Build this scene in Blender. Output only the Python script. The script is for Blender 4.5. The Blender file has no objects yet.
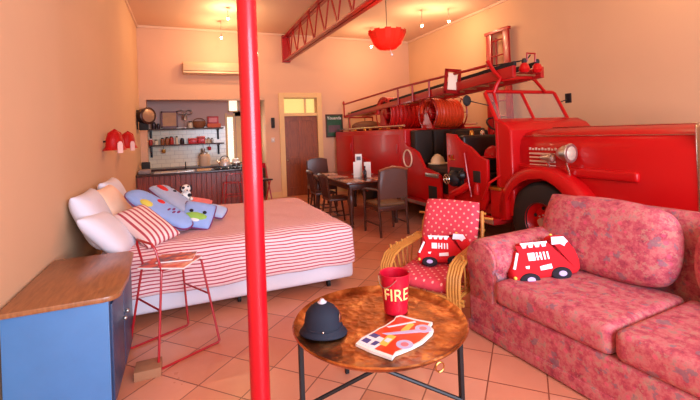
import bpy, bmesh, math, random
from mathutils import Matrix, Vector, Euler
random.seed(4)
scene = bpy.context.scene
COL = scene.collection
R = math.radians

# ------------------------------------------------------------------ camera
YAW = R(22.3); ROLL = R(-2.08)
fw = Vector((math.sin(YAW), math.cos(YAW), 0)); rt = Vector((math.cos(YAW), -math.sin(YAW), 0)); up = Vector((0, 0, 1))
r1 = math.cos(ROLL) * rt + math.sin(ROLL) * up; u1 = -math.sin(ROLL) * rt + math.cos(ROLL) * up
cd = bpy.data.cameras.new('camera'); cam = bpy.data.objects.new('camera', cd); COL.objects.link(cam)
mw = Matrix((r1, u1, -fw)).transposed().to_4x4(); mw.translation = Vector((0, 0, 1.55)); cam.matrix_world = mw
cd.sensor_fit = 'HORIZONTAL'; cd.sensor_width = 36; cd.lens = 401 / 700 * 36
cd.shift_y = -66.4 / 700; cd.clip_start = .05
scene.camera = cam

# ------------------------------------------------------------------ world, exposure, big lights
w = bpy.data.worlds.new('world'); scene.world = w; w.use_nodes = True
w.node_tree.nodes['Background'].inputs[0].default_value = (.80, .88, 1, 1)
w.node_tree.nodes['Background'].inputs[1].default_value = .45
vs = scene.view_settings; vs.view_transform = 'Standard'; vs.look = 'None'; vs.gamma = 1; vs.use_curve_mapping = False
vs.exposure = 0.05

def area(name, loc, rot, sx, sy, power, col):
    l = bpy.data.lights.new(name, 'AREA'); l.shape = 'RECTANGLE'; l.size = sx; l.size_y = sy; l.energy = power; l.color = col
    o = bpy.data.objects.new(name, l); o.location = loc; o.rotation_euler = rot; COL.objects.link(o); return o
# daylight entering through the wide engine doorway behind the camera
area('daylight_doorway', (1.9, -2.35, 2.05), (R(90), 0, 0), 3.6, 2.6, 540, (.70, .80, 1.0))
# daylight entering the kitchen window
area('daylight_kitchen', (1.3, 10.75, 1.6), (R(-90), 0, 0), .4, 1.0, 10, (1, .97, .9))

def point(name, loc, power, col=(1, .68, .38), rad=.04):
    l = bpy.data.lights.new(name, 'POINT'); l.energy = power; l.color = col; l.shadow_soft_size = rad
    o = bpy.data.objects.new(name, l); o.location = loc; COL.objects.link(o); return o

# ------------------------------------------------------------------ materials
def s2l(c):
    return tuple(((v / 255) / 12.92 if v / 255 <= .04045 else ((v / 255 + .055) / 1.055) ** 2.4) for v in c[:3]) + (1,)
class NT:
    def __init__(s, m): s.t = m.node_tree; s.b = s.t.nodes['Principled BSDF']; s.tc = None
    def n(s, k, **kw):
        x = s.t.nodes.new(k)
        for a, b in kw.items(): setattr(x, a, b)
        return x
    def l(s, a, b): s.t.links.new(a, b)
    def coord(s, which='Object'):
        if not s.tc: s.tc = s.n('ShaderNodeTexCoord')
        return s.tc.outputs[which]
    def math(s, op, a, b=None, c=None):
        x = s.n('ShaderNodeMath', operation=op)
        for i, v in enumerate((a, b, c)):
            if v is None: continue
            if isinstance(v, (int, float)): x.inputs[i].default_value = v
            else: s.l(v, x.inputs[i])
        return x.outputs[0]
    def mix(s, f, a, b):
        x = s.n('ShaderNodeMix', data_type='RGBA')
        for i, v in ((0, f), (6, a), (7, b)):
            if isinstance(v, (int, float)): x.inputs[i].default_value = v
            elif isinstance(v, tuple): x.inputs[i].default_value = v
            else: s.l(v, x.inputs[i])
        return x.outputs[2]
    def noise(s, scale, detail=3, vec=None, rough=.6):
        x = s.n('ShaderNodeTexNoise'); x.inputs['Scale'].default_value = scale; x.inputs['Detail'].default_value = detail
        x.inputs['Roughness'].default_value = rough
        s.l(vec if vec is not None else s.coord(), x.inputs['Vector']); return x.outputs[0]
    def mapping(s, vec, loc=(0, 0, 0), rot=(0, 0, 0), sc=(1, 1, 1)):
        x = s.n('ShaderNodeMapping'); x.inputs[1].default_value = loc; x.inputs[2].default_value = rot; x.inputs[3].default_value = sc
        s.l(vec, x.inputs[0]); return x.outputs[0]
    def ramp(s, f, stops):
        x = s.n('ShaderNodeValToRGB'); e = x.color_ramp.elements
        while len(e) < len(stops): e.new(.5)
        for q, (p, c) in zip(e, stops): q.position = p; q.color = c
        s.l(f, x.inputs[0]); return x.outputs[0]
    def bump(s, h, strength=.3, dist=.01):
        x = s.n('ShaderNodeBump'); x.inputs['Strength'].default_value = strength; x.inputs['Distance'].default_value = dist
        s.l(h, x.inputs['Height']); s.l(x.outputs[0], s.b.inputs['Normal'])
MC = {}
def mat(name, col, rough=.5, metal=0, var=.12, vscale=6, bump=0, bscale=60, coat=0, emit=0, spec=.5):
    if name in MC: return MC[name]
    m = bpy.data.materials.new(name); m.use_nodes = True; MC[name] = m; t = NT(m); c = s2l(col)
    t.b.inputs['Roughness'].default_value = rough; t.b.inputs['Metallic'].default_value = metal
    t.b.inputs['Specular IOR Level'].default_value = spec
    if coat: t.b.inputs['Coat Weight'].default_value = coat; t.b.inputs['Coat Roughness'].default_value = .08
    if var:
        d = tuple(v * (1 - var) for v in c[:3]) + (1,); e = tuple(min(1, v * (1 + var)) for v in c[:3]) + (1,)
        t.l(t.mix(t.noise(vscale), d, e), t.b.inputs['Base Color'])
    else: t.b.inputs['Base Color'].default_value = c
    if bump: t.bump(t.noise(bscale, 4), bump)
    if emit:
        t.b.inputs['Emission Color'].default_value = c; t.b.inputs['Emission Strength'].default_value = emit
    return m
def custom(name, rough=.6, metal=0):
    m = bpy.data.materials.new(name); m.use_nodes = True; MC[name] = m; t = NT(m)
    t.b.inputs['Roughness'].default_value = rough; t.b.inputs['Metallic'].default_value = metal
    return m, t

WALL = mat('wall_plaster', (216, 172, 132), .85, var=.035, vscale=1.2, bump=.05, bscale=30)
WALLB = mat('back_wall_plaster', (216, 168, 136), .85, var=.03, vscale=1.0, bump=.05, bscale=30)
KWALL = mat('kitchen_plaster', (206, 170, 158), .85, var=.04, vscale=2)
CEIL = mat('ceiling_paint', (222, 182, 152), .9, var=.03, vscale=1)
CREAM = mat('cream_trim', (226, 184, 122), .5, var=.05)
RED = mat('fire_engine_red', (184, 8, 12), .36, var=.06, vscale=3, coat=.08, spec=.3)
REDD = mat('dark_red_paint', (165, 14, 18), .35, var=.12, vscale=5, coat=.2)
POLE = mat('red_pole_paint', (202, 12, 30), .33, var=.05, vscale=3, coat=.2)
BLACK = mat('black_rubber', (24, 20, 20), .7, var=.2, vscale=20)
BLKM = mat('black_metal', (28, 26, 28), .42, metal=.2, var=.15)
DARKL = mat('dark_leather', (36, 24, 22), .42, var=.25, vscale=12, bump=.1, bscale=80)
CANVAS = mat('dark_canvas', (40, 27, 22), .7, var=.3, vscale=7, bump=.15, bscale=40)
CHROME = mat('chrome', (215, 210, 200), .18, metal=1, var=.05)
STEEL = mat('brushed_steel', (190, 186, 178), .3, metal=.9, var=.1)
BRASS = mat('brass', (205, 150, 70), .3, metal=1, var=.1)
WHITE = mat('white_paint', (240, 236, 230), .5, var=.03)
PAPER = mat('white_paper', (236, 232, 222), .6, var=.04)
DWOOD = mat('dark_wood', (74, 36, 24), .35, var=.35, vscale=9)
SHELFW = mat('shelf_wood', (70, 42, 36), .5, var=.3, vscale=9)
HOSE = mat('red_hose', (196, 26, 18), .5, var=.2, vscale=14)
LITHOSE = mat('orange_lit_red_hose', (222, 66, 24), .45, var=.25, vscale=14)  # red hose again, with warm orange light put into its colour
RATTAN = mat('rattan_cane', (190, 128, 56), .4, var=.22, vscale=18)
def wood(name, c1, c2, sc=(1, 1, 12), rough=.4):
    m, t = custom(name, rough)
    n = t.noise(5, 5, t.mapping(t.coord(), sc=sc)); t.l(t.ramp(n, [(.3, s2l(c1)), (.7, s2l(c2))]), t.b.inputs['Base Color']); return m
DOORW = wood('door_wood', (112, 52, 20), (158, 80, 32), (14, 14, 1.2))
PANELW = wood('panel_wood', (88, 30, 20), (158, 66, 40), (9, 2, .8), .35)
TOPW = wood('cabinet_top_wood', (128, 78, 46), (165, 108, 66), (10, 1.2, 2), .3)
BOARDW = wood('cutting_board_wood', (196, 150, 96), (222, 178, 120), (3, 14, 3))

# terracotta floor laid diagonally
m, t = custom('terracotta_tiles', .28); FLOOR = m
v = t.mapping(t.coord(), loc=(.105, .07, 0), rot=(0, 0, R(-44)))
bk = t.n('ShaderNodeTexBrick'); bk.offset = 0; bk.squash = 1
t.l(v, bk.inputs['Vector'])
for k, val in (('Scale', 1), ('Mortar Size', .0045), ('Mortar Smooth', .2), ('Bias', 0), ('Brick Width', .335), ('Row Height', .335)): bk.inputs[k].default_value = val
bk.inputs['Color1'].default_value = s2l((208, 132, 98)); bk.inputs['Color2'].default_value = s2l((228, 160, 130)); bk.inputs['Mortar'].default_value = s2l((120, 68, 50))
n = t.noise(3, 4); t.l(t.mix(t.math('MULTIPLY', n, .4), bk.outputs['Color'], s2l((172, 80, 46))), t.b.inputs['Base Color'])
t.l(t.math('ADD', t.math('MULTIPLY', n, .25), .2), t.b.inputs['Roughness'])
b1 = t.math('SUBTRACT', 1, bk.outputs['Fac']); t.bump(t.math('ADD', b1, t.math('MULTIPLY', t.noise(9, 3), .25)), .25, .006)

# kitchen tiles
m, t = custom('kitchen_wall_tiles', .2); KTILE = m
bk = t.n('ShaderNodeTexBrick'); bk.offset = .5; t.l(t.mapping(t.coord(), rot=(R(90), 0, 0)), bk.inputs['Vector'])
for k, val in (('Scale', 1), ('Mortar Size', .004), ('Brick Width', .2), ('Row Height', .1)): bk.inputs[k].default_value = val
bk.inputs['Color1'].default_value = s2l((240, 226, 196)); bk.inputs['Color2'].default_value = s2l((232, 216, 184)); bk.inputs['Mortar'].default_value = s2l((200, 178, 150))
t.l(bk.outputs['Color'], t.b.inputs['Base Color'])

def stripes(name, period, duty, ca, cb, axis='Y', coordname='Object', jit=.004, bump=0):
    m, t = custom(name, .85)
    sp = t.n('ShaderNodeSeparateXYZ'); t.l(t.coord(coordname), sp.inputs[0])
    x = sp.outputs['XYZ'.index(axis)]
    x = t.math('ADD', x, t.math('MULTIPLY', t.noise(5, 2), jit))
    f = t.math('FRACT', t.math('DIVIDE', x, period)); g = t.math('LESS_THAN', f, duty)
    col = t.mix(g, s2l(cb), s2l(ca)); col = t.mix(t.math('MULTIPLY', t.noise(40, 3), .15), col, s2l(cb))
    t.l(col, t.b.inputs['Base Color'])
    if bump: t.bump(t.noise(7, 3), bump, .02)
    return m
BEDSTR = stripes('red_striped_cotton', .033, .36, (176, 22, 56), (240, 206, 204), 'Y', 'UV', .01, .3)
PILSTR = stripes('striped_pillow_cotton', .040, .42, (176, 24, 54), (244, 216, 208), 'Y')
SHEET = mat('white_bed_linen', (228, 224, 232), .85, var=.04, vscale=4, bump=.25, bscale=9)
BLUEP = mat('blue_cushion_fabric', (146, 176, 228), .85, var=.14, vscale=10, bump=.1, bscale=60)
BLUEP2 = mat('pale_blue_cushion_fabric', (176, 192, 220), .85, var=.12, vscale=10, bump=.1, bscale=60)
PIPING = mat('plum_piping', (122, 44, 96), .7, var=.1)

# polka dots
m, t = custom('pink_dotted_cotton', .85); DOTS = m
vo = t.n('ShaderNodeTexVoronoi', voronoi_dimensions='2D'); vo.inputs['Randomness'].default_value = 0; vo.inputs['Scale'].default_value = 19
t.l(t.mapping(t.coord(), rot=(0, 0, R(45))), vo.inputs['Vector'])
t.l(t.mix(t.math('LESS_THAN', vo.outputs['Distance'], .17), t.mix(t.noise(30), s2l((206, 50, 70)), s2l((226, 74, 90))), s2l((244, 176, 160))), t.b.inputs['Base Color'])
# sofa tapestry
m, t = custom('floral_tapestry', .9); TAP = m
a = t.noise(13, 4, rough=.75); b = t.noise(22, 5, t.mapping(t.coord(), loc=(3, 1, 7)), .75)
vo = t.n('ShaderNodeTexVoronoi'); vo.inputs['Scale'].default_value = 15; t.l(t.coord(), vo.inputs['Vector'])
c = t.ramp(a, [(.30, s2l((134, 52, 70))), (.44, s2l((180, 72, 86))), (.58, s2l((198, 110, 110))), (.70, s2l((146, 124, 112)))])
c = t.mix(t.math('MULTIPLY', t.math('GREATER_THAN', b, .57), .55), c, s2l((182, 138, 118)))
c = t.mix(t.math('MULTIPLY', t.math('LESS_THAN', vo.outputs['Distance'], .22), .5), c, s2l((222, 84, 116)))
c = t.mix(t.math('MULTIPLY', t.math('LESS_THAN', t.noise(13, 3, t.mapping(t.coord(), loc=(9, 9, 2))), .38), .6), c, s2l((120, 104, 116)))
t.l(c, t.b.inputs['Base Color']); t.bump(t.noise(120, 2), .15)
PLUSH = mat('red_plush', (208, 14, 28), .9, var=.12, vscale=40, bump=.2, bscale=150)
LILAC = mat('lilac_felt', (196, 176, 226), .9, var=.06)
PLBLK = mat('black_felt', (30, 24, 34), .9, var=.1)
# hammered copper
m, t = custom('hammered_copper', .22, 1); COPPER = m
t.l(t.ramp(t.noise(6, 4), [(.36, s2l((132, 76, 40))), (.55, s2l((196, 126, 72))), (.66, s2l((232, 176, 112)))]), t.b.inputs['Base Color'])  # brown and golden blotches put uneven reflections into the colour
vo = t.n('ShaderNodeTexVoronoi'); vo.inputs['Scale'].default_value = 26; t.l(t.coord(), vo.inputs['Vector'])
t.bump(t.math('ADD', vo.outputs['Distance'], t.math('MULTIPLY', t.noise(5, 3), 3.0)), .3, .012)
t.l(t.math('ADD', t.math('MULTIPLY', t.noise(9, 4), .3), .2), t.b.inputs['Roughness'])
# glass
def glass(name, col=(250, 246, 240), a=.05):
    m, t = custom(name, .03); tr = t.n('ShaderNodeBsdfTransparent'); tr.inputs[0].default_value = s2l(col)
    mx = t.n('ShaderNodeMixShader'); mx.inputs[0].default_value = a
    t.b.inputs['Base Color'].default_value = s2l(col)
    t.l(tr.outputs[0], mx.inputs[1]); t.l(t.b.outputs[0], mx.inputs[2]); t.l(mx.outputs[0], t.t.nodes['Material Output'].inputs[0]); return m
GLASS = glass('clear_glass'); REDGL = glass('red_frosted_glass', (236, 70, 46), .55)
BULB = mat('lit_bulb', (255, 226, 170), .4, var=0, emit=45)
SKYP = mat('bright_daylight_outside', (255, 250, 236), .8, var=0, emit=1.1)
TRANS = mat('lit_room_beyond_transom', (236, 218, 140), .8, var=.1, vscale=3, emit=.9)

# ------------------------------------------------------------------ mesh builder
class MB:
    def __init__(s): s.bm = bmesh.new(); s.uv = None
    def _n(s, before): return [v for v in s.bm.verts if v not in before]
    def add(s, vs, fs, M=None):
        bv = [s.bm.verts.new(M @ Vector(v) if M else v) for v in vs]
        for f in fs:
            try: s.bm.faces.new([bv[i] for i in f])
            except ValueError: pass
        return bv
    def box(s, c, d, bev=0, M=None, seg=2):
        b = bmesh.new(); bmesh.ops.create_cube(b, size=1)
        for v in b.verts: v.co = Vector((v.co.x * d[0], v.co.y * d[1], v.co.z * d[2]))
        if bev: bmesh.ops.bevel(b, geom=b.edges[:], offset=min(bev, min(d) * .49), segments=seg, profile=.6, affect='EDGES')
        T = Matrix.Translation(c); T = (M @ T) if M else T
        s.merge(b, T); return s
    def bb(s, x0, x1, y0, y1, z0, z1, bev=0, seg=2):
        return s.box(((x0 + x1) / 2, (y0 + y1) / 2, (z0 + z1) / 2), (abs(x1 - x0), abs(y1 - y0), abs(z1 - z0)), bev, seg=seg)
    def merge(s, b, T=None):
        b.verts.index_update(); mp = [s.bm.verts.new(T @ v.co if T else v.co) for v in b.verts]
        for f in b.faces:
            try: s.bm.faces.new([mp[v.index] for v in f.verts])
            except ValueError: pass
        b.free()
    def tube(s, pts, r, seg=8, closed=False, M=None):
        pts = [Vector(p) for p in pts]; n = len(pts); rs = r if isinstance(r, (list, tuple)) else [r] * n
        rings = []; prev = None
        for i, p in enumerate(pts):
            a = pts[i - 1] if (i or closed) else p; b = pts[(i + 1) % n] if (i < n - 1 or closed) else p
            d = (b - a); d = d.normalized() if d.length > 1e-9 else Vector((0, 0, 1))
            if prev is None:
                q = Vector((0, 0, 1)) if abs(d.z) < .9 else Vector((1, 0, 0)); x = d.cross(q).normalized()
            else: x = (prev - d * prev.dot(d)).normalized()
            prev = x; y = d.cross(x)
            rings.append([p + (x * math.cos(2 * math.pi * k / seg) + y * math.sin(2 * math.pi * k / seg)) * rs[i] for k in range(seg)])
        vs = [v for rg in rings for v in rg]; fs = []
        for i in range(n if closed else n - 1):
            j = (i + 1) % n
            for k in range(seg): fs.append((i * seg + k, i * seg + (k + 1) % seg, j * seg + (k + 1) % seg, j * seg + k))
        if not closed: fs += [tuple(range(seg))[::-1], tuple(range((n - 1) * seg, n * seg))]
        s.add(vs, fs, M); return s
    def lathe(s, prof, seg=28, M=None, sx=1, sy=1, ring=False):
        vs = []; fs = []; n = len(prof)
        for r, z in prof:
            for k in range(seg):
                a = 2 * math.pi * k / seg; vs.append((max(r, 1e-4) * math.cos(a) * sx, max(r, 1e-4) * math.sin(a) * sy, z))
        for i in range(n - 1):
            for k in range(seg): fs.append((i * seg + k, i * seg + (k + 1) % seg, (i + 1) * seg + (k + 1) % seg, (i + 1) * seg + k))
        if ring:
            for k in range(seg): fs.append(((n - 1) * seg + k, (n - 1) * seg + (k + 1) % seg, (k + 1) % seg, k))
        else: fs += [tuple(range(seg))[::-1], tuple(range((n - 1) * seg, n * seg))]
        s.add(vs, fs, M); return s
    def prism(s, poly, t0, t1, plane='XY', bev=0, M=None, seg=2):
        mp = {'XY': lambda a, b, c: (a, b, c), 'YZ': lambda a, b, c: (c, a, b), 'XZ': lambda a, b, c: (a, c, b)}[plane]
        b = bmesh.new(); n = len(poly)
        lo = [b.verts.new(mp(p[0], p[1], t0)) for p in poly]; hi = [b.verts.new(mp(p[0], p[1], t1)) for p in poly]
        b.faces.new(lo[::-1]); b.faces.new(hi)
        for i in range(n): b.faces.new((lo[i], lo[(i + 1) % n], hi[(i + 1) % n], hi[i]))
        if bev:
            es = [e for f in b.faces if len(f.verts) == n and f.verts[0] in (lo + hi) and (set(f.verts) == set(lo) or set(f.verts) == set(hi)) for e in f.edges]
            bmesh.ops.bevel(b, geom=list(set(es)), offset=bev, segments=seg, profile=.5, affect='EDGES')
        s.merge(b, M); return s
    def ball(s, c, r, u=14, v=9, M=None):
        r = r if isinstance(r, (tuple, list)) else (r, r, r); b = bmesh.new()
        bmesh.ops.create_uvsphere(b, u_segments=u, v_segments=v, radius=1)
        for q in b.verts: q.co = Vector((q.co.x * r[0] + c[0], q.co.y * r[1] + c[1], q.co.z * r[2] + c[2]))
        s.merge(b, M); return s
    def pillow(s, L, W, T, pinch=.06, n=14, M=None, round_=0, p=4):
        for sg in (1, -1):
            vs = []; fs = []
            for i in range(n + 1):
                for j in range(n + 1):
                    u = -1 + 2 * i / n; v = -1 + 2 * j / n
                    u = math.sin(u * math.pi / 2); v = math.sin(v * math.pi / 2)
                    x, y = u, v
                    if round_: k = 1 - round_ * (u * u * v * v); x *= k; y *= k
                    x *= 1 - pinch * (1 - v * v); y *= 1 - pinch * (1 - u * u)
                    z = sg * T / 2 * (max(0, 1 - abs(u) ** p) * max(0, 1 - abs(v) ** p)) ** .45
                    vs.append((x * L / 2, y * W / 2, z))
            for i in range(n):
                for j in range(n):
                    a = i * (n + 1) + j; f = (a, a + n + 1, a + n + 2, a + 1); fs.append(f if sg > 0 else f[::-1])
            s.add(vs, fs, M)
        bmesh.ops.remove_doubles(s.bm, verts=s.bm.verts[:], dist=1e-5); return s
WM = {}
def wm(o): return WM[o.name] if o is not None else Matrix.Identity(4)
def obj(name, B, m, parent=None, M=None, smooth=True, ang=40, label=None, cat=None, group=None, kind=None):
    bmesh.ops.recalc_face_normals(B.bm, faces=B.bm.faces[:])
    me = bpy.data.meshes.new(name); B.bm.to_mesh(me); B.bm.free()
    o = bpy.data.objects.new(name, me); COL.objects.link(o)
    if m: me.materials.append(m)
    if M is None:
        if parent is not None: Mw = wm(parent)
        else:
            xs = [v.co for v in me.vertices]
            Mw = Matrix.Translation((sum(v.x for v in xs) / len(xs), sum(v.y for v in xs) / len(xs), min(v.z for v in xs)))
        me.transform(Mw.inverted())
    else: Mw = M
    o.parent = parent; o.matrix_basis = wm(parent).inverted() @ Mw; WM[o.name] = Mw.copy()
    if smooth:
        me.shade_smooth(); me.set_sharp_from_angle(angle=R(ang))
    return props(o, label, cat, group, kind)
def props(o, label=None, cat=None, group=None, kind=None):
    for k, v in (('label', label), ('category', cat), ('group', group), ('kind', kind)):
        if v: o[k] = v
    return o
def root(name, loc, rz, label, cat, group=None, M=None):
    o = bpy.data.objects.new(name, None); COL.objects.link(o); o.empty_display_size = .1
    Mw = M if M is not None else Matrix.Translation(loc) @ Matrix.Rotation(rz, 4, 'Z')
    o.matrix_basis = Mw; WM[o.name] = Mw.copy(); return props(o, label, cat, group)
def L(B, parent): # transform a builder written in the parent's local frame to world
    bmesh.ops.transform(B.bm, matrix=wm(parent), verts=B.bm.verts[:]); return B
def part(name, B, m, parent, **k): return obj(name, L(B, parent), m, parent, **k)
def copy_tree(o, Mw, label=None, cat=None, group=None, par=None, top=True):
    c = o.copy(); COL.objects.link(c); c.parent = par
    if top: c.matrix_basis = Mw; WM[c.name] = Mw.copy()
    else: c.matrix_basis = o.matrix_basis.copy()
    if top: props(c, label, cat, group)
    for ch in list(o.children): copy_tree(ch, None, par=c, top=False)
    return c
def frame(origin, xdir, ndir):
    x = Vector(xdir).normalized(); nn = Vector(ndir); z = (nn - x * nn.dot(x)).normalized(); y = z.cross(x)
    M = Matrix((x, y, z)).transposed().to_4x4(); M.translation = Vector(origin); return M
def textmesh(txt, size, depth=.002):
    c = bpy.data.curves.new('lettering', 'FONT'); c.body = txt; c.size = size; c.extrude = depth; c.align_x = 'CENTER'; c.align_y = 'CENTER'
    o = bpy.data.objects.new('lettering_tmp', c); COL.objects.link(o)
    dg = bpy.context.evaluated_depsgraph_get(); me = bpy.data.meshes.new_from_object(o.evaluated_get(dg))
    b = bmesh.new(); b.from_mesh(me); bpy.data.objects.remove(o); bpy.data.curves.remove(c); bpy.data.meshes.remove(me)
    B = MB(); B.bm.free(); B.bm = b; return B
def arc(cx, cy, r, a0, a1, n=10): return [(cx + r * math.cos(R(a0 + (a1 - a0) * i / n)), cy + r * math.sin(R(a0 + (a1 - a0) * i / n))) for i in range(n + 1)]
T3 = Matrix.Translation
RX = lambda a: Matrix.Rotation(R(a), 4, 'X'); RY = lambda a: Matrix.Rotation(R(a), 4, 'Y'); RZ = lambda a: Matrix.Rotation(R(a), 4, 'Z')

# ------------------------------------------------------------------ room shell
X0, X1, YB, YF, ZC = -.94, 6.06, 10.09, -2.6, 4.15
YK = 10.95   # kitchen recess rear wall
def st(name, B, m, **k): return obj(name, B, m, smooth=False, kind='structure', **k)
st('floor', MB().bb(X0 - .2, X1 + .2, YF - .2, YK + .2, -.1, 0), FLOOR, M=Matrix.Identity(4))
st('ceiling', MB().bb(X0 - .2, X1 + .2, YF - .2, YK + .2, ZC, ZC + .1), CEIL)
st('wall_left', MB().bb(X0 - .2, X0, YF - .2, YK + .2, 0, ZC), WALL)
st('wall_right', MB().bb(X1, X1 + .2, YF - .2, YK + .2, 0, ZC), WALL)
wb = MB()
OX0, OX1, OZ = -.80, 1.86, 2.48       # kitchen opening
DX0, DX1, DZ = 2.34, 3.22, 2.52       # door opening incl. transom
wb.bb(X0, OX0, YB, YB + .22, 0, OZ); wb.bb(X0, X1, YB, YB + .22, DZ, ZC); wb.bb(X0, DX0, YB, YB + .22, OZ, DZ)
wb.bb(OX1, DX0, YB, YB + .22, 0, OZ); wb.bb(DX1, X1, YB, YB + .22, 0, DZ)
st('wall_back', wb, WALLB)
kb = MB(); kb.bb(X0, 1.02, YK, YK + .1, 0, ZC); kb.bb(1.02, OX1 + .1, YK, YK + .1, 2.54, ZC); kb.bb(1.18, OX1 + .1, YK, YK + .1, 0, 2.24); kb.bb(1.02, 1.18, YK, YK + .1, 0, .9)
kb.bb(1.02, OX1 + .1, YK, YK + .1, 2.12, 2.26); kb.bb(1.02, 1.08, YK, YK + .1, 2.26, 2.54); kb.bb(1.30, OX1 + .1, YK, YK + .1, 2.26, 2.54)
st('wall_kitchen', kb, KWALL)
st('wall_kitchen_side', MB().bb(OX1 + .0, OX1 + .1, YB + .22, YK + .1, 0, ZC), WALL)
fr = MB(); fr.bb(X0, -.45, YF - .2, YF, 0, ZC); fr.bb(4.3, X1, YF - .2, YF, 0, ZC); fr.bb(-.45, 4.3, YF - .2, YF, 3.6, ZC)
st('wall_front', fr, WALL)
st('trim_1', MB().bb(X0 + .001, OX0, YB - .02, YB, 0, .14).bb(OX1, DX0 - .13, YB - .02, YB, 0, .14).bb(DX1 + .13, X1, YB - .02, YB, 0, .14), CREAM)
st('baseboard_left', MB().bb(X0, X0 + .018, YF, YB, 0, .14), CREAM)
st('baseboard_right', MB().bb(X1 - .018, X1, YF, YB, 0, .14), CREAM)
# thin cornice
st('trim_2', MB().bb(X0, X1, YB - .03, YB, ZC - .05, ZC).bb(X0, X0 + .03, YF, YB, ZC - .05, ZC).bb(X1 - .03, X1, YF, YB, ZC - .05, ZC), CEIL)
# tiled splashback
st('trim_3', MB().bb(-.92, .98, YK - .012, YK, .88, 1.86), KTILE)
# kitchen window / fanlight
wn = MB()
wn.bb(.97, 1.02, YK - .03, YK + .02, .86, 2.2, .004); wn.bb(1.18, 1.22, YK - .03, YK + .02, .86, 2.2, .004); wn.bb(1.02, 1.18, YK - .03, YK + .02, .86, .91); wn.bb(1.02, 1.18, YK - .03, YK + .02, 2.1, 2.16)
for q in ((1.05, 1.08, 2.23, 2.57), (1.30, 1.33, 2.23, 2.57), (1.05, 1.33, 2.23, 2.26), (1.05, 1.33, 2.54, 2.57)): wn.bb(q[0], q[1], YK - .03, YK + .02, q[2], q[3])
wn.bb(1.24, 1.84, YK - .02, YK - .001, .02, 2.12)
wi = st('window_1', wn, CREAM)
obj('pane', MB().bb(1.02, 1.18, YK + .03, YK + .035, .9, 2.12), GLASS, wi); obj('fanlight_pane', MB().bb(1.08, 1.30, YK + .03, YK + .035, 2.26, 2.54), GLASS, wi)
st('daylight_sheet', MB().bb(.3, 2.4, YK + .6, YK + .62, .2, 3.2), SKYP)  # glowing sheet added behind the window as the daylight outside
# door
dr = MB(); dr.bb(DX0 - .13, DX0, YB - .04, YB + .1, 0, DZ + .13, .008); dr.bb(DX1, DX1 + .13, YB - .04, YB + .1, 0, DZ + .13, .008); dr.bb(DX0, DX1, YB - .04, YB + .1, DZ, DZ + .13, .008)
dr.bb(DX0, DX1, YB - .02, YB + .1, 2.05, 2.13, .005)
d = st('door_1', dr, CREAM)
lf = MB(); lf.bb(DX0, DX1, YB + .04, YB + .08, 0, 2.05)
for (a, b_) in ((DX0 + .0, DX0 + .11), (DX0 + .385, DX0 + .495), (DX1 - .11, DX1)): lf.bb(a, b_, YB + .025, YB + .05, 0, 2.05, .004)
for (a, b_) in ((0, .22), (.82, .98), (1.93, 2.05)): lf.bb(DX0, DX1, YB + .026, YB + .05, a, b_, .004)
obj('door_leaf', lf, DOORW, d, smooth=False)
obj('door_knob', MB().ball((DX0 + .06, YB + .0, .92), .03).tube([(DX0 + .06, YB + .03, .92), (DX0 + .06, YB, .92)], .012), CHROME, d)
obj('transom_pane', MB().bb(DX0, DX1, YB + .05, YB + .056, 2.13, DZ), GLASS, d)
obj('transom_bar', MB().bb(DX0 + .55, DX0 + .6, YB + .04, YB + .07, 2.13, DZ), CREAM, d)
st('transom_glow_sheet', MB().bb(DX0 - .3, DX1 + .3, YB + .4, YB + .42, 1.6, 3.0), TRANS)  # glowing sheet added behind the transom glass to make it look lit

# ------------------------------------------------------------------ red pole and girder
p = root('support_pole', (.333, 2.24, 0), R(-22.3), 'tall bright red round steel pole from floor to ceiling in front of the bed', 'pole')
part('shaft', MB().tube([(0, 0, .001), (0, 0, ZC)], .0535, 40), POLE, p)
part('base_plate', MB().lathe([(.1, 0), (.1, .012), (.09, .016)], 32), POLE, p)
part('ceiling_flange', MB().lathe([(.09, ZC - .016), (.1, ZC - .012), (.1, ZC)], 32), POLE, p)

g = root('lattice_girder', (2.42, 5, 3.45), 0, 'red lattice roof girder with zigzag web running along under the ceiling', 'girder')
gx, g0, g1 = 2.44, YF, YB - .001
zt = lambda y: 4.06; zb = lambda y: 3.36 + (y - 5.9) * .021
for nm, zz in (('top_chord', lambda y: 4.04), ('bottom_chord', zb)):
    B = MB()
    for q in (-1, 1):
        y0, y1 = g0, g1
        a, b_ = zz(y0), zz(y1); s_ = .05 if nm[0] == 't' else .0
        B.add([(gx + q * .012, y0, a), (gx + q * .09, y0, a), (gx + q * .09, y0, a + .014), (gx + q * .024, y0, a + .014), (gx + q * .024, y0, a + .075), (gx + q * .012, y0, a + .075),
               (gx + q * .012, y1, b_), (gx + q * .09, y1, b_), (gx + q * .09, y1, b_ + .014), (gx + q * .024, y1, b_ + .014), (gx + q * .024, y1, b_ + .075), (gx + q * .012, y1, b_ + .075)],
              [(0, 1, 2, 3, 4, 5), (11, 10, 9, 8, 7, 6)] + [(i, (i + 1) % 6, (i + 1) % 6 + 6, i + 6) for i in range(6)])
    obj(nm, B, REDD, g, smooth=False)
B = MB(); y = g1 - .1; k = 0
while y > g0 + .4:
    ya, yb_ = y, y - .33
    za, zb_ = (zb(ya) + .04, 4.08) if k % 2 else (4.08, zb(ya) + .04)
    B.prism([(ya, za), (ya - .045, za), (yb_ - .045, zb_), (yb_, zb_)], gx - .01, gx + .01, 'YZ')
    y -= .33; k += 1
obj('web_bracing', B, REDD, g, smooth=False)
obj('end_plate', MB().bb(gx - .1, gx + .1, YB - .1, YB - .001, 3.42, 4.1), REDD, g, smooth=False)

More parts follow.
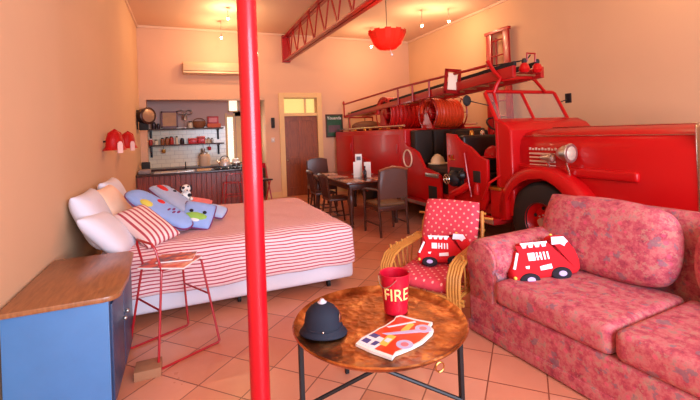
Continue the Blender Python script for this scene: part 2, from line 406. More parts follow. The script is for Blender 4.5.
# ------------------------------------------------------------------ air conditioner, lights
a = root('wall_air_conditioner', (.62, YB - .12, 3.06), 0, 'long cream air conditioner mounted high on the back wall above the kitchen opening', 'air conditioner')
obj('casing', MB().prism([(YB - .001, 3.34), (YB - .17, 3.34), (YB - .2, 3.3), (YB - .19, 3.14), (YB - .001, 3.1)], 0.0, 1.3, 'YZ', .006), mat('ac_casing', (214, 176, 138), .5), a)
obj('lower_flap', MB().prism([(YB - .001, 3.1), (YB - .21, 3.12), (YB - .22, 3.08), (YB - .001, 3.05)], 0.0, 1.3, 'YZ', .004), mat('ivory_plastic', (232, 200, 160), .4), a)
for x, y_, z_, lb in ((.81, 9.3, 3.78, 'small lit halogen spot above the wall air conditioner'),
                      (.86, 8.3, 3.93, 'small lit halogen spot by the red pole at the top edge'),
                      (4.35, 9.0, 3.69, 'small lit halogen spot left of the red chandelier'),
                      (4.77, 7.34, 3.80, 'small lit halogen spot right of the red chandelier'),
                      (5.29, 7.1, 3.87, 'faint small halogen spot nearest the right wall')):
    h = root('halogen_spotlight', (x, y_, ZC), 0, lb, 'spotlight', 'halogen ceiling spotlights')
    obj('stem', MB().tube([(x, y_, ZC), (x, y_, z_ + .04)], .006), STEEL, h)
    obj('lamp_holder', MB().lathe([(.012, z_ + .06), (.03, z_ + .03), (.034, z_ + .012)], 16, T3((x, y_, 0))), STEEL, h)
    obj('bulb', MB().ball((x, y_, z_), .024), BULB, h)
    point('halogen_light', (x, y_, z_ - .06), 36 if x < 5 else 18)
# unseen halogens added above the frame to even out the light
for x, y_ in ((.5, 5.2), (3.2, 3.2), (5.3, 3.0), (.5, 1.2), (3.4, .4)):
    h = root('halogen_spotlight', (x, y_, ZC), 0, 'small halogen spot added on the ceiling out of view', 'spotlight', 'added halogen spotlights above the frame')
    z_ = 3.86
    obj('stem', MB().tube([(x, y_, ZC), (x, y_, z_ + .04)], .006), STEEL, h)
    obj('lamp_holder', MB().lathe([(.012, z_ + .06), (.03, z_ + .03), (.034, z_ + .012)], 16, T3((x, y_, 0))), STEEL, h)
    obj('bulb', MB().ball((x, y_, z_), .024), BULB, h)
    point('halogen_light', (x, y_, z_ - .06), 12)

# red glass chandelier
cx_, cy_, cz_ = 2.65, 4.97, 2.70
h = root('chandelier', (cx_, cy_, ZC), 0, 'red glass bowl chandelier with hanging drops below the ceiling', 'chandelier')
obj('cord', MB().tube([(cx_, cy_, ZC), (cx_, cy_, cz_ + .12)], .005), BLKM, h)
B = MB()
for k in range(22):   # petals
    a0 = 2 * math.pi * k / 22; ro = .0
    pts = []
    for rr, zz in ((.03, 0), (.12, .015), (.185, .075), (.215, .15), (.262, .235 + .014 * (k % 2))):
        pts.append((rr, zz))
    vs = []
    for rr, zz in pts:
        wd = .5 * rr * 2 * math.pi / 22 * 1.15
        for q in (-1, 1):
            rr2 = rr + (.008 if k % 2 else 0)
            vs.append((cx_ + rr2 * math.cos(a0) - q * wd * math.sin(a0), cy_ + rr2 * math.sin(a0) + q * wd * math.cos(a0), cz_ + zz))
    n_ = len(pts); off = [(v[0] * 1, v[1] * 1, v[2] + .006) for v in vs]
    B.add(vs + off, [(2 * i, 2 * i + 1, 2 * i + 3, 2 * i + 2) for i in range(n_ - 1)] + [tuple(2 * n_ + q for q in (2 * i + 2, 2 * i + 3, 2 * i + 1, 2 * i)) for i in range(n_ - 1)])
obj('glass_bowl', B, REDGL, h)
B = MB()
for k in range(26):
    a0 = random.random() * 6.28; rr = .05 + random.random() * .16; B.ball((cx_ + rr * math.cos(a0), cy_ + rr * math.sin(a0), cz_ + .02 + rr * .7 - .02), .011, 8, 5)
B.tube([(cx_ + .03, cy_ - .02, cz_ + .01), (cx_ + .05, cy_ - .03, cz_ - .06)], .003); B.ball((cx_ + .05, cy_ - .03, cz_ - .07), .018, 8, 6)
obj('glass_drops', B, mat('clear_beads', (230, 220, 220), .1, var=0, spec=1), h)
point('chandelier_light', (cx_, cy_, cz_ + .14), 10, (1, .5, .3), .05)

# wall pieces
for x0_, z0_, x1_, z1_, nm, lb, mt in ((3.45, 1.47, 3.93, 2.08, 'framed_poster', 'dark green framed poster with a white heading beside the door', mat('poster_green', (36, 78, 52), .35, var=.5, vscale=6)),
                                (4.1, 1.5, 4.6, 2.12, 'framed_picture', 'pale framed picture on the back wall above the red engine box', mat('picture_tan', (214, 168, 120), .5, var=.25, vscale=6))):
    fr_ = MB()
    for q in ((x0_, x0_ + .03, z0_, z1_), (x1_ - .03, x1_, z0_, z1_), (x0_, x1_, z0_, z0_ + .03), (x0_, x1_, z1_ - .03, z1_)): fr_.bb(q[0], q[1], YB - .025, YB - .001, q[2], q[3])
    r_ = root(nm, ((x0_ + x1_) / 2, YB - .01, z0_), 0, lb, 'poster' if 'poster' in nm else 'picture')
    obj('frame', fr_, DWOOD if 'poster' in nm else mat('tan_frame_wood', (150, 108, 62), .5), r_, smooth=False)
    obj('print', MB().bb(x0_ + .02, x1_ - .02, YB - .012, YB - .002, z0_ + .02, z1_ - .02), mt, r_, smooth=False)
    if 'poster' in nm:
        B = textmesh('Youanda', .115); bmesh.ops.transform(B.bm, matrix=T3(((x0_ + x1_) / 2, YB - .016, z1_ - .1)) @ RX(90), verts=B.bm.verts[:])
        obj('heading', B, WHITE, r_, smooth=False)
        obj('photo_panel', MB().bb(x0_ + .07, x1_ - .07, YB - .015, YB - .012, z0_ + .13, z1_ - .29), mat('poster_photo', (96, 68, 76), .4, var=.4, vscale=20), r_, smooth=False)
r_ = root('wall_telephone', (2.05, YB - .02, 1.78), 0, 'dark narrow wall telephone left of the door', 'telephone')
obj('body', MB().bb(2.0, 2.09, YB - .05, YB - .001, 1.76, 2.02, .015), BLKM, r_); obj('handset', MB().bb(2.015, 2.05, YB - .085, YB - .05, 1.77, 2.0, .012), BLACK, r_)
r_ = root('light_switch', (2.04, YB - .01, 1.4), 0, 'small pale switch plate left of the door frame', 'switch')
obj('plate', MB().bb(1.99, 2.08, YB - .012, YB - .001, 1.4, 1.52, .004), mat('switch_plastic', (206, 190, 176), .4), r_); obj('rocker', MB().bb(2.02, 2.05, YB - .018, YB - .01, 1.44, 1.48, .003), WHITE, r_)

# ------------------------------------------------------------------ kitchen
c = root('kitchen_counter', (.15, 9.3, 0), 0, 'long wood panelled kitchen counter with dark worktop behind the bed', 'counter')
B = MB()
x = X0 + .02
k = 0
while x < 1.36:
    B.bb(x, x + .094, 9.0, 9.03, .06, .83, .006); x += .1; k += 1
B.bb(X0 + .01, 1.38, 9.02, 9.62, .06, .83)
obj('panelled_front', B, PANELW, c, smooth=False)
obj('worktop', MB().bb(X0 + .002, 1.44, 8.94, 9.68, .83, .875, .008), mat('dark_laminate', (64, 42, 40), .3, var=.3, vscale=20), c)
obj('plinth', MB().bb(X0 + .01, 1.34, 9.06, 9.6, 0, .06), BLKM, c)
c = root('rear_worktop', (.3, 10.6, 0), 0, 'rear kitchen worktop under the tiled splashback', 'worktop')
obj('cupboards', MB().bb(X0 + .02, 1.8, 10.33, YK - .02, 0, .84), PANELW, c, smooth=False)
obj('slab', MB().bb(X0 + .02, 1.8, 10.32, YK - .014, .84, .88, .006), mat('dark_laminate', (64, 42, 40)), c)
s_ = root('kitchen_sink', (-.2, 9.35, .875), 0, 'long stainless sink and drainer set on the counter left part', 'sink')
obj('drainer', MB().bb(-.62, .16, 9.02, 9.5, .875, .887, .004), mat('pale_steel', (214, 206, 200), .35, metal=.3), s_)
obj('basin_rim', MB().bb(-.2, .14, 9.06, 9.46, .887, .897, .004), STEEL, s_)
obj('tap', MB().tube([(-.02, 9.5, .88), (-.02, 9.5, 1.02), (-.02, 9.42, 1.06), (-.02, 9.34, 1.03)], .012).tube([(-.06, 9.5, .9), (.02, 9.5, .93)], .01), BLKM, s_)
obj('cutting_board', MB().bb(.2, .48, 9.0, 9.36, .876, .905, .006), BOARDW, label='light wooden cutting board lying on the kitchen counter', cat='cutting board')
hb = root('gas_hob', (.95, 9.3, .876), 0, 'black gas hob with pan supports at the right of the counter', 'hob')
obj('hob_plate', MB().bb(.56, 1.38, 9.02, 9.55, .876, .896, .006), BLACK, hb)
for q in (.72, .97, 1.22):
    B = MB()
    for s2 in (-1, 1): B.bb(q - .09, q + .09, 9.25 + s2 * .07, 9.262 + s2 * .07, .915, .928); B.bb(q + s2 * .07, q + .012 + s2 * .07, 9.15, 9.35, .896, .926)
    obj('pan_support', B, BLKM, hb)
for q in range(5): obj('control_knob', MB().lathe([(.018, 0), (.018, .022)], 12, T3((.68 + q * .15, 9.02, .896))), CHROME, hb)
k_ = root('kettle', (.78, 9.22, .93), 0, 'shiny steel kettle standing on the gas hob', 'kettle')
obj('body', MB().lathe([(.1, .928), (.118, .95), (.115, 1.02), (.085, 1.08), (.04, 1.1), (.012, 1.115)], 24, T3((.78, 9.22, 0))), mat('satin_steel', (206, 202, 196), .42, metal=.5), k_)
obj('handle', MB().tube([(.78 + .1 * math.cos(R(a_)), 9.22, 1.05 + .11 * math.sin(R(a_))) for a_ in range(0, 181, 20)], .009), BLKM, k_)
obj('spout', MB().tube([(.68, 9.2, .99), (.63, 9.19, 1.04), (.61, 9.19, 1.08)], [.022, .016, .012]), CHROME, k_)
k_ = root('steel_pot', (1.02, 9.24, .93), 0, 'low steel saucepan beside the kettle on the hob', 'saucepan')
obj('body', MB().lathe([(.08, .93), (.085, .94), (.085, 1.0), (.07, 1.01)], 24, T3((1.02, 9.24, 0))), STEEL, k_); obj('handle', MB().tube([(1.1, 9.24, .99), (1.24, 9.2, 1.0)], .01), BLKM, k_)
k_ = root('storage_canister', (.42, 10.5, .88), 0, 'pale glass canister standing left of the kettle', 'canister')
obj('body', MB().lathe([(.12, .88), (.13, .9), (.13, 1.15), (.1, 1.18)], 20, T3((.42, 10.5, 0))), mat('beige_ceramic', (214, 186, 156), .4), k_); obj('lid', MB().lathe([(.105, 1.18), (.1, 1.21), (.02, 1.225)], 20, T3((.42, 10.5, 0))), STEEL, k_)
obj('dish_rack_bag', MB().box((-.8, 9.25, .92), (.22, .3, .09), .03), mat('grey_cloth', (150, 130, 124), .8, var=.3), label='grey folded cloth bundle at the left end of the counter', cat='cloth')
obj('black_toaster', MB().bb(-.88, -.72, 9.45, 9.62, .876, 1.1, .02), BLACK, label='small black toaster at the far left end of the counter', cat='toaster')
obj('bread_crock', MB().lathe([(.07, 0), (.08, .02), (.08, .13), (.06, .15)], 18, T3((1.15, 10.5, .88))), WHITE, label='white crock on the rear worktop by the bright window', cat='crock')

# two shelves
for z_, lb in ((1.83, 'dark upper kitchen shelf carrying frame and basket'), (1.44, 'dark lower kitchen shelf carrying jars and red tins')):
    s_ = root('kitchen_shelf', (0, 10.78, z_), 0, lb, 'shelf', 'dark kitchen shelves')
    obj('board', MB().bb(-.86, .9, 10.6, YK - .014, z_ - .03, z_, .004), SHELFW, s_)
    for q in (-.78, .78):
        obj('bracket', MB().bb(q - .025, q + .025, YK - .04, YK - .014, z_ - .3, z_ - .03).bb(q - .02, q + .02, 10.66, YK - .03, z_ - .06, z_ - .03).prism([(10.68, z_ - .05), (YK - .03, z_ - .28), (YK - .03, z_ - .22), (10.74, z_ - .05)], q - .01, q + .01, 'YZ'), BLKM, s_)
def jar(x, z_, r, hh, m_, lb, nm='storage_jar', cat='jar', group=None, lid=BLKM):
    t_ = root(nm, (x, 10.75, z_), 0, lb, cat, group)
    obj('body', MB().lathe([(r * .9, z_), (r, z_ + .01), (r, z_ + hh * .75), (r * .6, z_ + hh * .85)], 16, T3((x, 10.75, 0))), m_, t_)
    obj('lid', MB().lathe([(r * .65, z_ + hh * .85), (r * .65, z_ + hh)], 16, T3((x, 10.75, 0))), lid, t_)
amb = mat('amber_jar', (150, 84, 46), .3); tom = mat('tomato_jar', (176, 52, 36), .35); cjar = mat('cream_jar', (226, 206, 176), .4)
for i, (x, r, hh, m_, cn) in enumerate(((-.78, .045, .16, tom, 'red jar with pale lid at the left end of the lower shelf'), (-.66, .05, .13, cjar, 'cream jar second from the left on the lower shelf'),
     (-.52, .045, .17, amb, 'amber jar third from the left on the lower shelf'), (-.42, .045, .19, amb, 'tall amber jar fourth from left on the lower shelf'),
     (-.32, .05, .2, tom, 'tall red jar with dark lid in the middle left of the lower shelf'), (-.2, .03, .2, cjar, 'narrow white bottle beside the tall red jar'),
     (-.08, .05, .15, mat('dark_jar', (50, 34, 34), .3), 'dark jar right of the narrow white bottle'),
     (.46, .035, .12, cjar, 'left white cup shaker right of the red tins'), (.54, .03, .14, cjar, 'white shaker second right of the red tins'), (.62, .035, .12, STEEL, 'steel shaker third right of the red tins'))):
    jar(x, 1.441, r, hh, m_, cn, group='jars on the lower shelf', lid=WHITE if i == 0 else BLKM)
for i, (x, wd, hh, lb) in enumerate(((.16, .2, .14, 'left red biscuit tin on the lower shelf'), (.36, .18, .18, 'taller right red biscuit tin on the lower shelf'))):
    t_ = root('biscuit_tin', (x, 10.75, 1.44), 0, lb, 'tin', 'red tins on the lower shelf')
    obj('body', MB().bb(x - wd / 2, x + wd / 2, 10.66, 10.84, 1.441, 1.441 + hh * .8, .01), RED, t_); obj('lid', MB().bb(x - wd / 2 - .004, x + wd / 2 + .004, 10.655, 10.845, 1.441 + hh * .8, 1.441 + hh, .008), mat('pink_tin', (206, 92, 84), .4), t_)
# upper shelf
fr_ = MB(); fx0, fx1, fz0, fz1 = -.54, -.16, 1.86, 2.26
for q in ((fx0, fx0 + .035, fz0, fz1), (fx1 - .035, fx1, fz0, fz1), (fx0, fx1, fz0, fz0 + .035), (fx0, fx1, fz1 - .035, fz1)): fr_.bb(q[0], q[1], 10.8, 10.84, q[2], q[3])
r_ = root('picture_frame', (-.35, 10.8, 1.831), 0, 'dark red framed tan print standing on the upper shelf', 'picture frame')
obj('frame', fr_, mat('mahogany', (110, 36, 26), .4), r_, smooth=False); obj('print', MB().bb(fx0 + .02, fx1 - .02, 10.815, 10.83, fz0 + .02, fz1 - .02), mat('tan_print', (206, 150, 104), .6, var=.25, vscale=9), r_, smooth=False)
obj('easel_foot', MB().bb(-.5, -.2, 10.78, 10.88, 1.831, 1.86), DWOOD, r_)
t_ = root('ring_sculpture', (-.03, 10.75, 1.831), 0, 'grey metal flower sculpture with two rings on the upper shelf', 'sculpture')
B = MB()
for q in (-.09, .1): B.tube([(q - .0 + .07 * math.cos(R(a_)), 10.75, 2.22 + .055 * math.sin(R(a_))) for a_ in range(0, 360, 24)], .012, 6, True)
obj('rings', B, STEEL, t_); obj('stem', MB().tube([(0, 10.75, 1.835), (.0, 10.75, 2.1)], .008), STEEL, t_); obj('bell', MB().lathe([(.06, 2.04), (.05, 2.14), (.02, 2.19)], 14, T3((0, 10.75, 0))), STEEL, t_); obj('foot', MB().lathe([(.05, 1.831), (.05, 1.845)], 14, T3((0, 10.75, 0))), STEEL, t_)
jar(.12, 1.831, .06, .17, cjar, 'cream figurine jar right of the ring sculpture', 'ginger_jar')
t_ = root('wicker_basket', (.33, 10.75, 1.831), 0, 'brown wicker basket of odds and ends on the upper shelf', 'basket')
obj('basket', MB().lathe([(.1, 1.831), (.14, 1.86), (.155, 1.95), (.15, 2.0), (.13, 1.99)], 20, T3((.33, 10.75, 0)), sy=.7), mat('wicker', (128, 74, 40), .7, var=.5, vscale=50, bump=.5, bscale=70), t_)
obj('handle', MB().tube([(.33 + .14 * math.cos(R(a_)), 10.75, 1.98 + .09 * math.sin(R(a_))) for a_ in range(0, 181, 20)], .01), mat('wicker', (128, 74, 40)), t_)
t_ = root('red_tin_sign', (.67, 10.8, 1.831), 0, 'red rectangular tin sign at the right end of the upper shelf', 'sign')
obj('plate', MB().bb(.53, .8, 10.82, 10.84, 1.93, 2.12, .006), mat('sign_red', (190, 26, 26), .4), t_); obj('panel', MB().bb(.57, .76, 10.812, 10.82, 1.97, 2.08), mat('sign_pink', (224, 96, 80), .4), t_)
obj('low_box', MB().bb(.52, .84, 10.66, 10.84, 1.831, 1.93, .006), mat('orange_card', (206, 92, 52), .6), t_)
jar(-.7, 1.831, .05, .17, mat('dark_tankard', (64, 46, 50), .35, metal=.4), 'dark pewter tankard left of the framed print', 'tankard', 'tankard')
jar(-.6, 1.831, .04, .13, mat('dark_tankard', (64, 46, 50)), 'small dark canister touching the framed print', 'canister', 'canister')
# hooks with mugs below the lower shelf
for x, m_, lb, zz in ((.55, mat('red_enamel', (180, 24, 36), .3), 'red enamel mug hanging under the lower shelf', 1.30), (.4, STEEL, 'small ladle hanging under the lower shelf', 1.26), (-.5, BRASS, 'small brass whistle hanging under the lower shelf left', 1.28)):
    t_ = root('hanging_mug' if 'mug' in lb else ('ladle' if 'ladle' in lb else 'whistle'), (x, 10.72, 1.41), 0, lb, lb.split()[2] if 'mug' in lb else lb.split()[1] if 'ladle' in lb else 'whistle')
    obj('hook', MB().tube([(x, 10.72, 1.41), (x, 10.72, zz + .05)], .005), BLKM, t_); obj('body', MB().lathe([(.035, zz - .04), (.045, zz), (.045, zz + .05), (.04, zz + .05)], 16, T3((x, 10.72, 0))), m_, t_)

# searchlight on the left wall
s_ = root('searchlight', (-.88, 9.55, 1.8), 0, 'large dark round antique searchlight mounted in the left corner above the counter', 'lamp')
SM = T3((-.775, 9.5, 2.08)) @ RZ(38) @ RX(90) @ Matrix.Scale(.9, 4)
obj('drum', MB().lathe([(.03, -.22), (.12, -.2), (.185, -.08), (.19, .1), (.2, .12), (.185, .13)], 28, SM), mat('dark_bronze', (72, 42, 34), .35, metal=.5), s_)
obj('lens', MB().lathe([(.17, .1), (.168, .128), (.1, .135), (.01, .14)], 24, SM), mat('lamp_lens', (172, 142, 116), .2, metal=.4), s_)
obj('yoke', MB().tube([(-.93, 9.55, 2.2), (-.925, 9.5, 2.2), (-.925, 9.45, 1.8), (-.8, 9.5, 1.82), (-.78, 9.55, 1.9)], .016), BLKM, s_)
obj('control_box', MB().bb(-.9, -.72, 9.46, 9.62, 1.78, 1.95, .02), BLACK, s_)

# red helmet sconces on left wall
for yy, lb in ((5.72, 'red fire helmet lamp on the left wall nearest the camera'), (6.95, 'second red fire helmet lamp on the left wall further along')):
    s_ = root('helmet_wall_lamp', (X0 + .01, yy, 1.5), 0, lb, 'wall lamp', 'red helmet lamps on the left wall')
    HM = T3((X0 + .125, yy, 1.45)) @ RZ(-50) @ Matrix.Diagonal((.8, .8, 1.2, 1))
    obj('helmet_shell', MB().lathe([(.19, .0), (.165, .015), (.14, .04), (.13, .1), (.1, .16), (.05, .195), (.01, .2)], 24, HM, .7, 1), RED, s_)
    obj('crest', MB().prism([(-.14, .1), (-.1, .18), (0, .22), (.1, .18), (.14, .1), (.1, .1), (0, .17), (-.1, .1)], -.012, .012, 'YZ', M=HM), RED, s_)
    obj('badge', MB().prism([(-.04, -.03), (.04, -.03)] + arc(0, .05, .04, 0, 180, 8), .12, .14, 'YZ', M=HM), mat('pale_pink_badge', (240, 196, 186), .5), s_)
    obj('wall_arm', MB().tube([(X0 + .002, yy, 1.56), (X0 + .13, yy, 1.56)], .012), BLKM, s_)
    obj('bulb', MB().ball((X0 + .1, yy, 1.545), .02), BULB, s_)
    l_ = point('helmet_lamp_light', (X0 + .1, yy, 1.51), 5, (1, .72, .4), .02)

# ------------------------------------------------------------------ bed
BX0, BX1, BY0, BY1, BZ = -.72, 1.54, 3.78, 5.75, .615
b = root('bed', (.4, 4.85, 0), 0, 'wide bed base with white valance on castors behind the red pole', 'bed')
obj('base', MB().bb(BX0, BX1, BY0, BY1, .09, .36, .05, 4), SHEET, b)
obj('mattress', MB().bb(BX0, BX1 - .01, BY0 + .01, BY1, .36, BZ, .08, 5), SHEET, b)
for x, y in ((.42, 3.93), (1.3, 3.9), (-.5, 3.92), (1.3, 5.8), (-.5, 5.8)):
    obj('castor', MB().lathe([(.02, -.016), (.036, -.014), (.036, .014), (.02, .016)], 16, T3((x, y, .036)) @ RY(90)).tube([(x, y, .04), (x, y, .1)], .01), BLACK, b)
def spread():
    B = MB(); bm = B.bm; uvl = bm.loops.layers.uv.new('UVMap')
    x0, x1, y0, y1, r = -.60, BX1 + .012, BY0 - .014, BY1 - .05, .07
    dropx, dropy = .33, .36
    xs = [x0 + (x1 - x0) * i / 40 for i in range(41)] + [x1 + dropx * i / 14 for i in range(1, 15)]
    ys = [y0 - dropy * i / 14 for i in range(14, 0, -1)] + [y0 + (y1 - y0) * i / 40 for i in range(41)]
    g_ = []
    for X in xs:
        row = []
        for Yv in ys:
            dx = max(0, X - x1); dy = max(0, y0 - Yv); d_ = max(dx, dy)
            bx, by = min(X, x1), max(Yv, y0)
            a_ = math.atan2(dy, dx) if d_ > 0 else 0
            rr = .16
            # round the shoulder
            ex = max(0, bx - (x1 - rr)) / rr; ey = max(0, (y0 + rr) - by) / rr
            z_ = BZ + .04
            if d_ == 0: z_ -= (1 - math.cos(min(1, max(ex, ey)) * math.pi / 2 * .8)) * .09
            else: z_ -= .063 + d_ * .93
            cr = .10   # rounded plan corner
            if bx > x1 - cr and by < y0 + cr:
                vx, vy = bx - (x1 - cr), (y0 + cr) - by; m_ = max(vx, vy); l_ = math.hypot(vx, vy)
                if l_ > 0: bx = x1 - cr + vx * m_ / l_; by = y0 + cr - vy * m_ / l_
            if d_ > 0:
                fl = .012 + .03 * d_ / .4 + .012 * math.sin((X * 9 if dy >= dx else Yv * 8)) * d_ / .4
                n_ = math.hypot(dx, dy); bx += fl * dx / n_; by -= fl * dy / n_
            z_ += .006 * math.sin(X * 5 + Yv * 3) * math.sin(Yv * 4.3 - X) + .003 * math.sin(X * 17 + Yv * 11)
            row.append(bm.verts.new((bx, by, z_)))
        g_.append(row)
    for i in range(len(xs) - 1):
        for j in range(len(ys) - 1):
            f = bm.faces.new((g_[i][j], g_[i + 1][j], g_[i + 1][j + 1], g_[i][j + 1]))
            for lp, (a_, c_) in zip(f.loops, ((i, j), (i + 1, j), (i + 1, j + 1), (i, j + 1))): lp[uvl].uv = (xs[a_], ys[c_] + 3)
    return B
o = obj('bedspread', spread(), BEDSTR, ang=80, label='red and white striped bedspread draped over the bed', cat='bedspread')
md = o.modifiers.new('thick', 'SOLIDIFY'); md.thickness = .012; md.offset = -1

def cushion(nm, c_, xd, nd, Lx, W, T_, m_, lb, cat='pillow', pip=None, group=None, pinch=.05, rnd=0):
    M_ = frame(c_, xd, nd)
    if pip is None: return obj(nm, MB().pillow(Lx, W, T_, pinch, round_=rnd), m_, M=M_, ang=80, label=lb, cat=cat, group=group)
    r_ = root(nm, None, 0, lb, cat, group, M=M_)
    obj('cover', MB().pillow(Lx, W, T_, pinch, round_=rnd), m_, r_, M=M_, ang=80)
    pts = []
    for (u0, v0, u1_, v1) in ((-1, -1, 1, -1), (1, -1, 1, 1), (1, 1, -1, 1), (-1, 1, -1, -1)):
        for k in range(9):
            u = u0 + (u1_ - u0) * k / 9; v = v0 + (v1 - v0) * k / 9; kk = 1 - rnd * (u * u * v * v)
            pts.append((u * kk * Lx / 2 * (1 - pinch * (1 - v * v)), v * kk * W / 2 * (1 - pinch * (1 - u * u)), 0))
    obj('piping', MB().tube(pts, .009, 6, True, M_), pip, r_)
    return r_
cushion('white_pillow', (-.78, 4.25, .88), (0, 1, 0), (1, -.1, .45), .72, .5, .2, SHEET, 'white pillow leaning on the left wall nearest the camera')
cushion('white_pillow', (-.74, 5.15, .90), (0, 1, 0), (1, 0, .4), .74, .5, .2, SHEET, 'white pillow against the left wall behind the blue cushions')
cushion('lower_white_pillow', (-.62, 3.95, .77), (.15, 1, -.05), (.7, -.2, .7), .50, .46, .17, SHEET, 'white pillow lying in front of the striped pillow by the blue cabinet')
cushion('peach_pillow', (-.70, 4.62, .92), (.2, 1, .05), (.8, -.2, .55), .50, .42, .16, mat('peach_linen', (246, 206, 176), .85), 'peach tinted pillow behind the striped pillow against the left wall')
cushion('striped_pillow', (-.36, 4.07, .79), (.36, -.50, -.24), (.30, -.75, .62), .60, .30, .15, PILSTR, 'red and white striped pillow leaning beside the blue cushions')
def deco(r_, nm, lst, m_):
    B = MB(); M_ = wm(r_)
    for (u, v, w_, ru, rv, rw) in lst: B.ball((u, v, w_), (ru, rv, rw), 10, 7, M_)
    obj(nm, B, m_, r_)
YEL = mat('yellow_felt', (222, 206, 84), .85); GRN = mat('green_felt', (150, 196, 84), .85); REDF = mat('red_felt', (216, 40, 36), .85)
a = cushion('blue_bus_cushion', (-.27, 4.36, .875), (.57, -.45, -.33), (.34, -.62, .62), .84, .24, .12, BLUEP, 'long blue cushion with plum piping and yellow patch, nearest of the blue cushions', 'cushion', PIPING, 'blue novelty cushions', rnd=.3)
deco(a, 'yellow_patch', [(-.1, -.05, .052, .08, .04, .02)], YEL); deco(a, 'paw_marks', [(.12 + .03 * k, .01 + .03 * (k % 2), .058, .012, .02, .012) for k in range(4)], PIPING)
deco(a, 'red_patch', [(-.02, .05, .054, .05, .025, .016)], REDF)
a = cushion('blue_dog_cushion', (-.11, 4.66, .89), (.48, -.72, -.32), (.40, -.55, .62), .88, .25, .12, BLUEP2, 'pale blue cushion with red tongue and black spots behind the first', 'cushion', PIPING, 'blue novelty cushions', rnd=.15)
deco(a, 'red_tongue', [(-.25, -.02, .045, .11, .04, .026)], REDF); deco(a, 'black_spots', [(-.24, .075, .042, .024, .016, .016), (-.14, .05, .056, .024, .018, .014)], PLBLK)
a = cushion('frog_cushion', (.085, 4.38, .775), (.9, -.20, -.22), (.10, -.62, .72), .33, .34, .11, BLUEP, 'square blue cushion with a green frog face', 'cushion', PIPING, 'blue novelty cushions', rnd=.1)
deco(a, 'frog_face', [(0, -.05, .048, .11, .05, .018)], GRN); deco(a, 'eye', [(-.06, .0, .06, .02, .018, .014)], PLBLK); deco(a, 'eye', [(.07, .0, .06, .02, .018, .014)], PLBLK); deco(a, 'belly', [(0, -.095, .044, .05, .025, .016)], WHITE)
cushion('small_blue_cushion', (.285, 4.66, .745), (.9, -.35, -.30), (.1, -.6, .8), .22, .18, .09, BLUEP2, 'small pale blue cushion rightmost on the bed', 'cushion', PIPING, 'blue novelty cushions', rnd=.15)
cushion('coral_cushion', (.05, 4.76, .80), (.9, -.1, -.2), (.1, -.6, .8), .38, .28, .13, mat('coral_fabric', (226, 116, 108), .85), 'coral pink cushion under the toy dalmatian', 'cushion')
d_ = root('toy_dalmatian', (-.015, 4.72, .895), 0, 'small white and black spotted toy dog sitting on the cushions', 'soft toy')
PW = mat('white_plush', (240, 232, 220), .9)
part('body', MB().ball((0, .03, .04), (.055, .05, .07)).ball((0, -.02, .125), (.048, .048, .044)).ball((.01, -.07, .11), (.022, .03, .02)).ball((.05, -.02, 0.01), (.02, .04, .02)).ball((-.05, -.02, 0.01), (.02, .04, .02)), PW, d_)
for q in (-1, 1): part('ear', MB().ball((q * .048, -.01, .125), (.016, .02, .033)), PLBLK, d_)
for c_, r_ in (((-.025, -.06, .14), (.016, .01, .015)), ((.035, -.015, .05), (.022, .012, .02)), ((-.04, -.01, .04), (.018, .014, .02)), ((.022, -.06, .15), (.01, .008, .01))): part('spot', MB().ball(c_, r_), PLBLK, d_)
part('nose', MB().ball((.012, -.098, .115), (.009, .008, .008)), PLBLK, d_)

# ------------------------------------------------------------------ cabinet at left
c = root('bedside_cabinet', (-.66, 3.05, 0), 0, 'blue painted cabinet with rounded brown wooden top against the left wall', 'cabinet')
pl = [(X0 + .02, 2.56)] + [(-.45, 2.56)] + [(-.45 + .08 * math.cos(R(q)), 2.64 + .08 * math.sin(R(q))) for q in (-60, -30, 0)] + [(-.365, 2.9), (-.40, 3.5), (-.44, 3.56), (X0 + .02, 3.56)]
obj('top', MB().prism(pl, .67, .70, 'XY', .006), TOPW, c)
obj('carcass', MB().bb(X0 + .02, -.43, 2.62, 3.5, .02, .67, .006), mat('shaded_cabinet_blue', (46, 62, 92), .35, var=.12), c)  # cabinet blue darkened, the shade on this side is in the colour
obj('end_panel', MB().bb(X0 + .025, -.43, 2.60, 2.62, .03, .665, .004), mat('lit_cabinet_blue', (72, 122, 172), .35, var=.12, coat=.2), c)  # same cabinet blue brightened, light on the near end is in the colour
for q in (0, 1):
    dd = obj('door', MB().bb(-.432, -.418, 2.64 + q * .43, 3.05 + q * .43, .06, .63, .004), mat('shaded_cabinet_blue', (46, 62, 92)), c); obj('knob', MB().ball((-.405, 3.0 + q * .12, .4), .014), STEEL, dd)
obj('cardboard_box', MB().bb(-.36, -.20, 2.93, 3.08, 0, .06, .004), mat('kraft_card', (158, 104, 70), .8), label='low brown cardboard box on the floor beside the blue cabinet', cat='box')

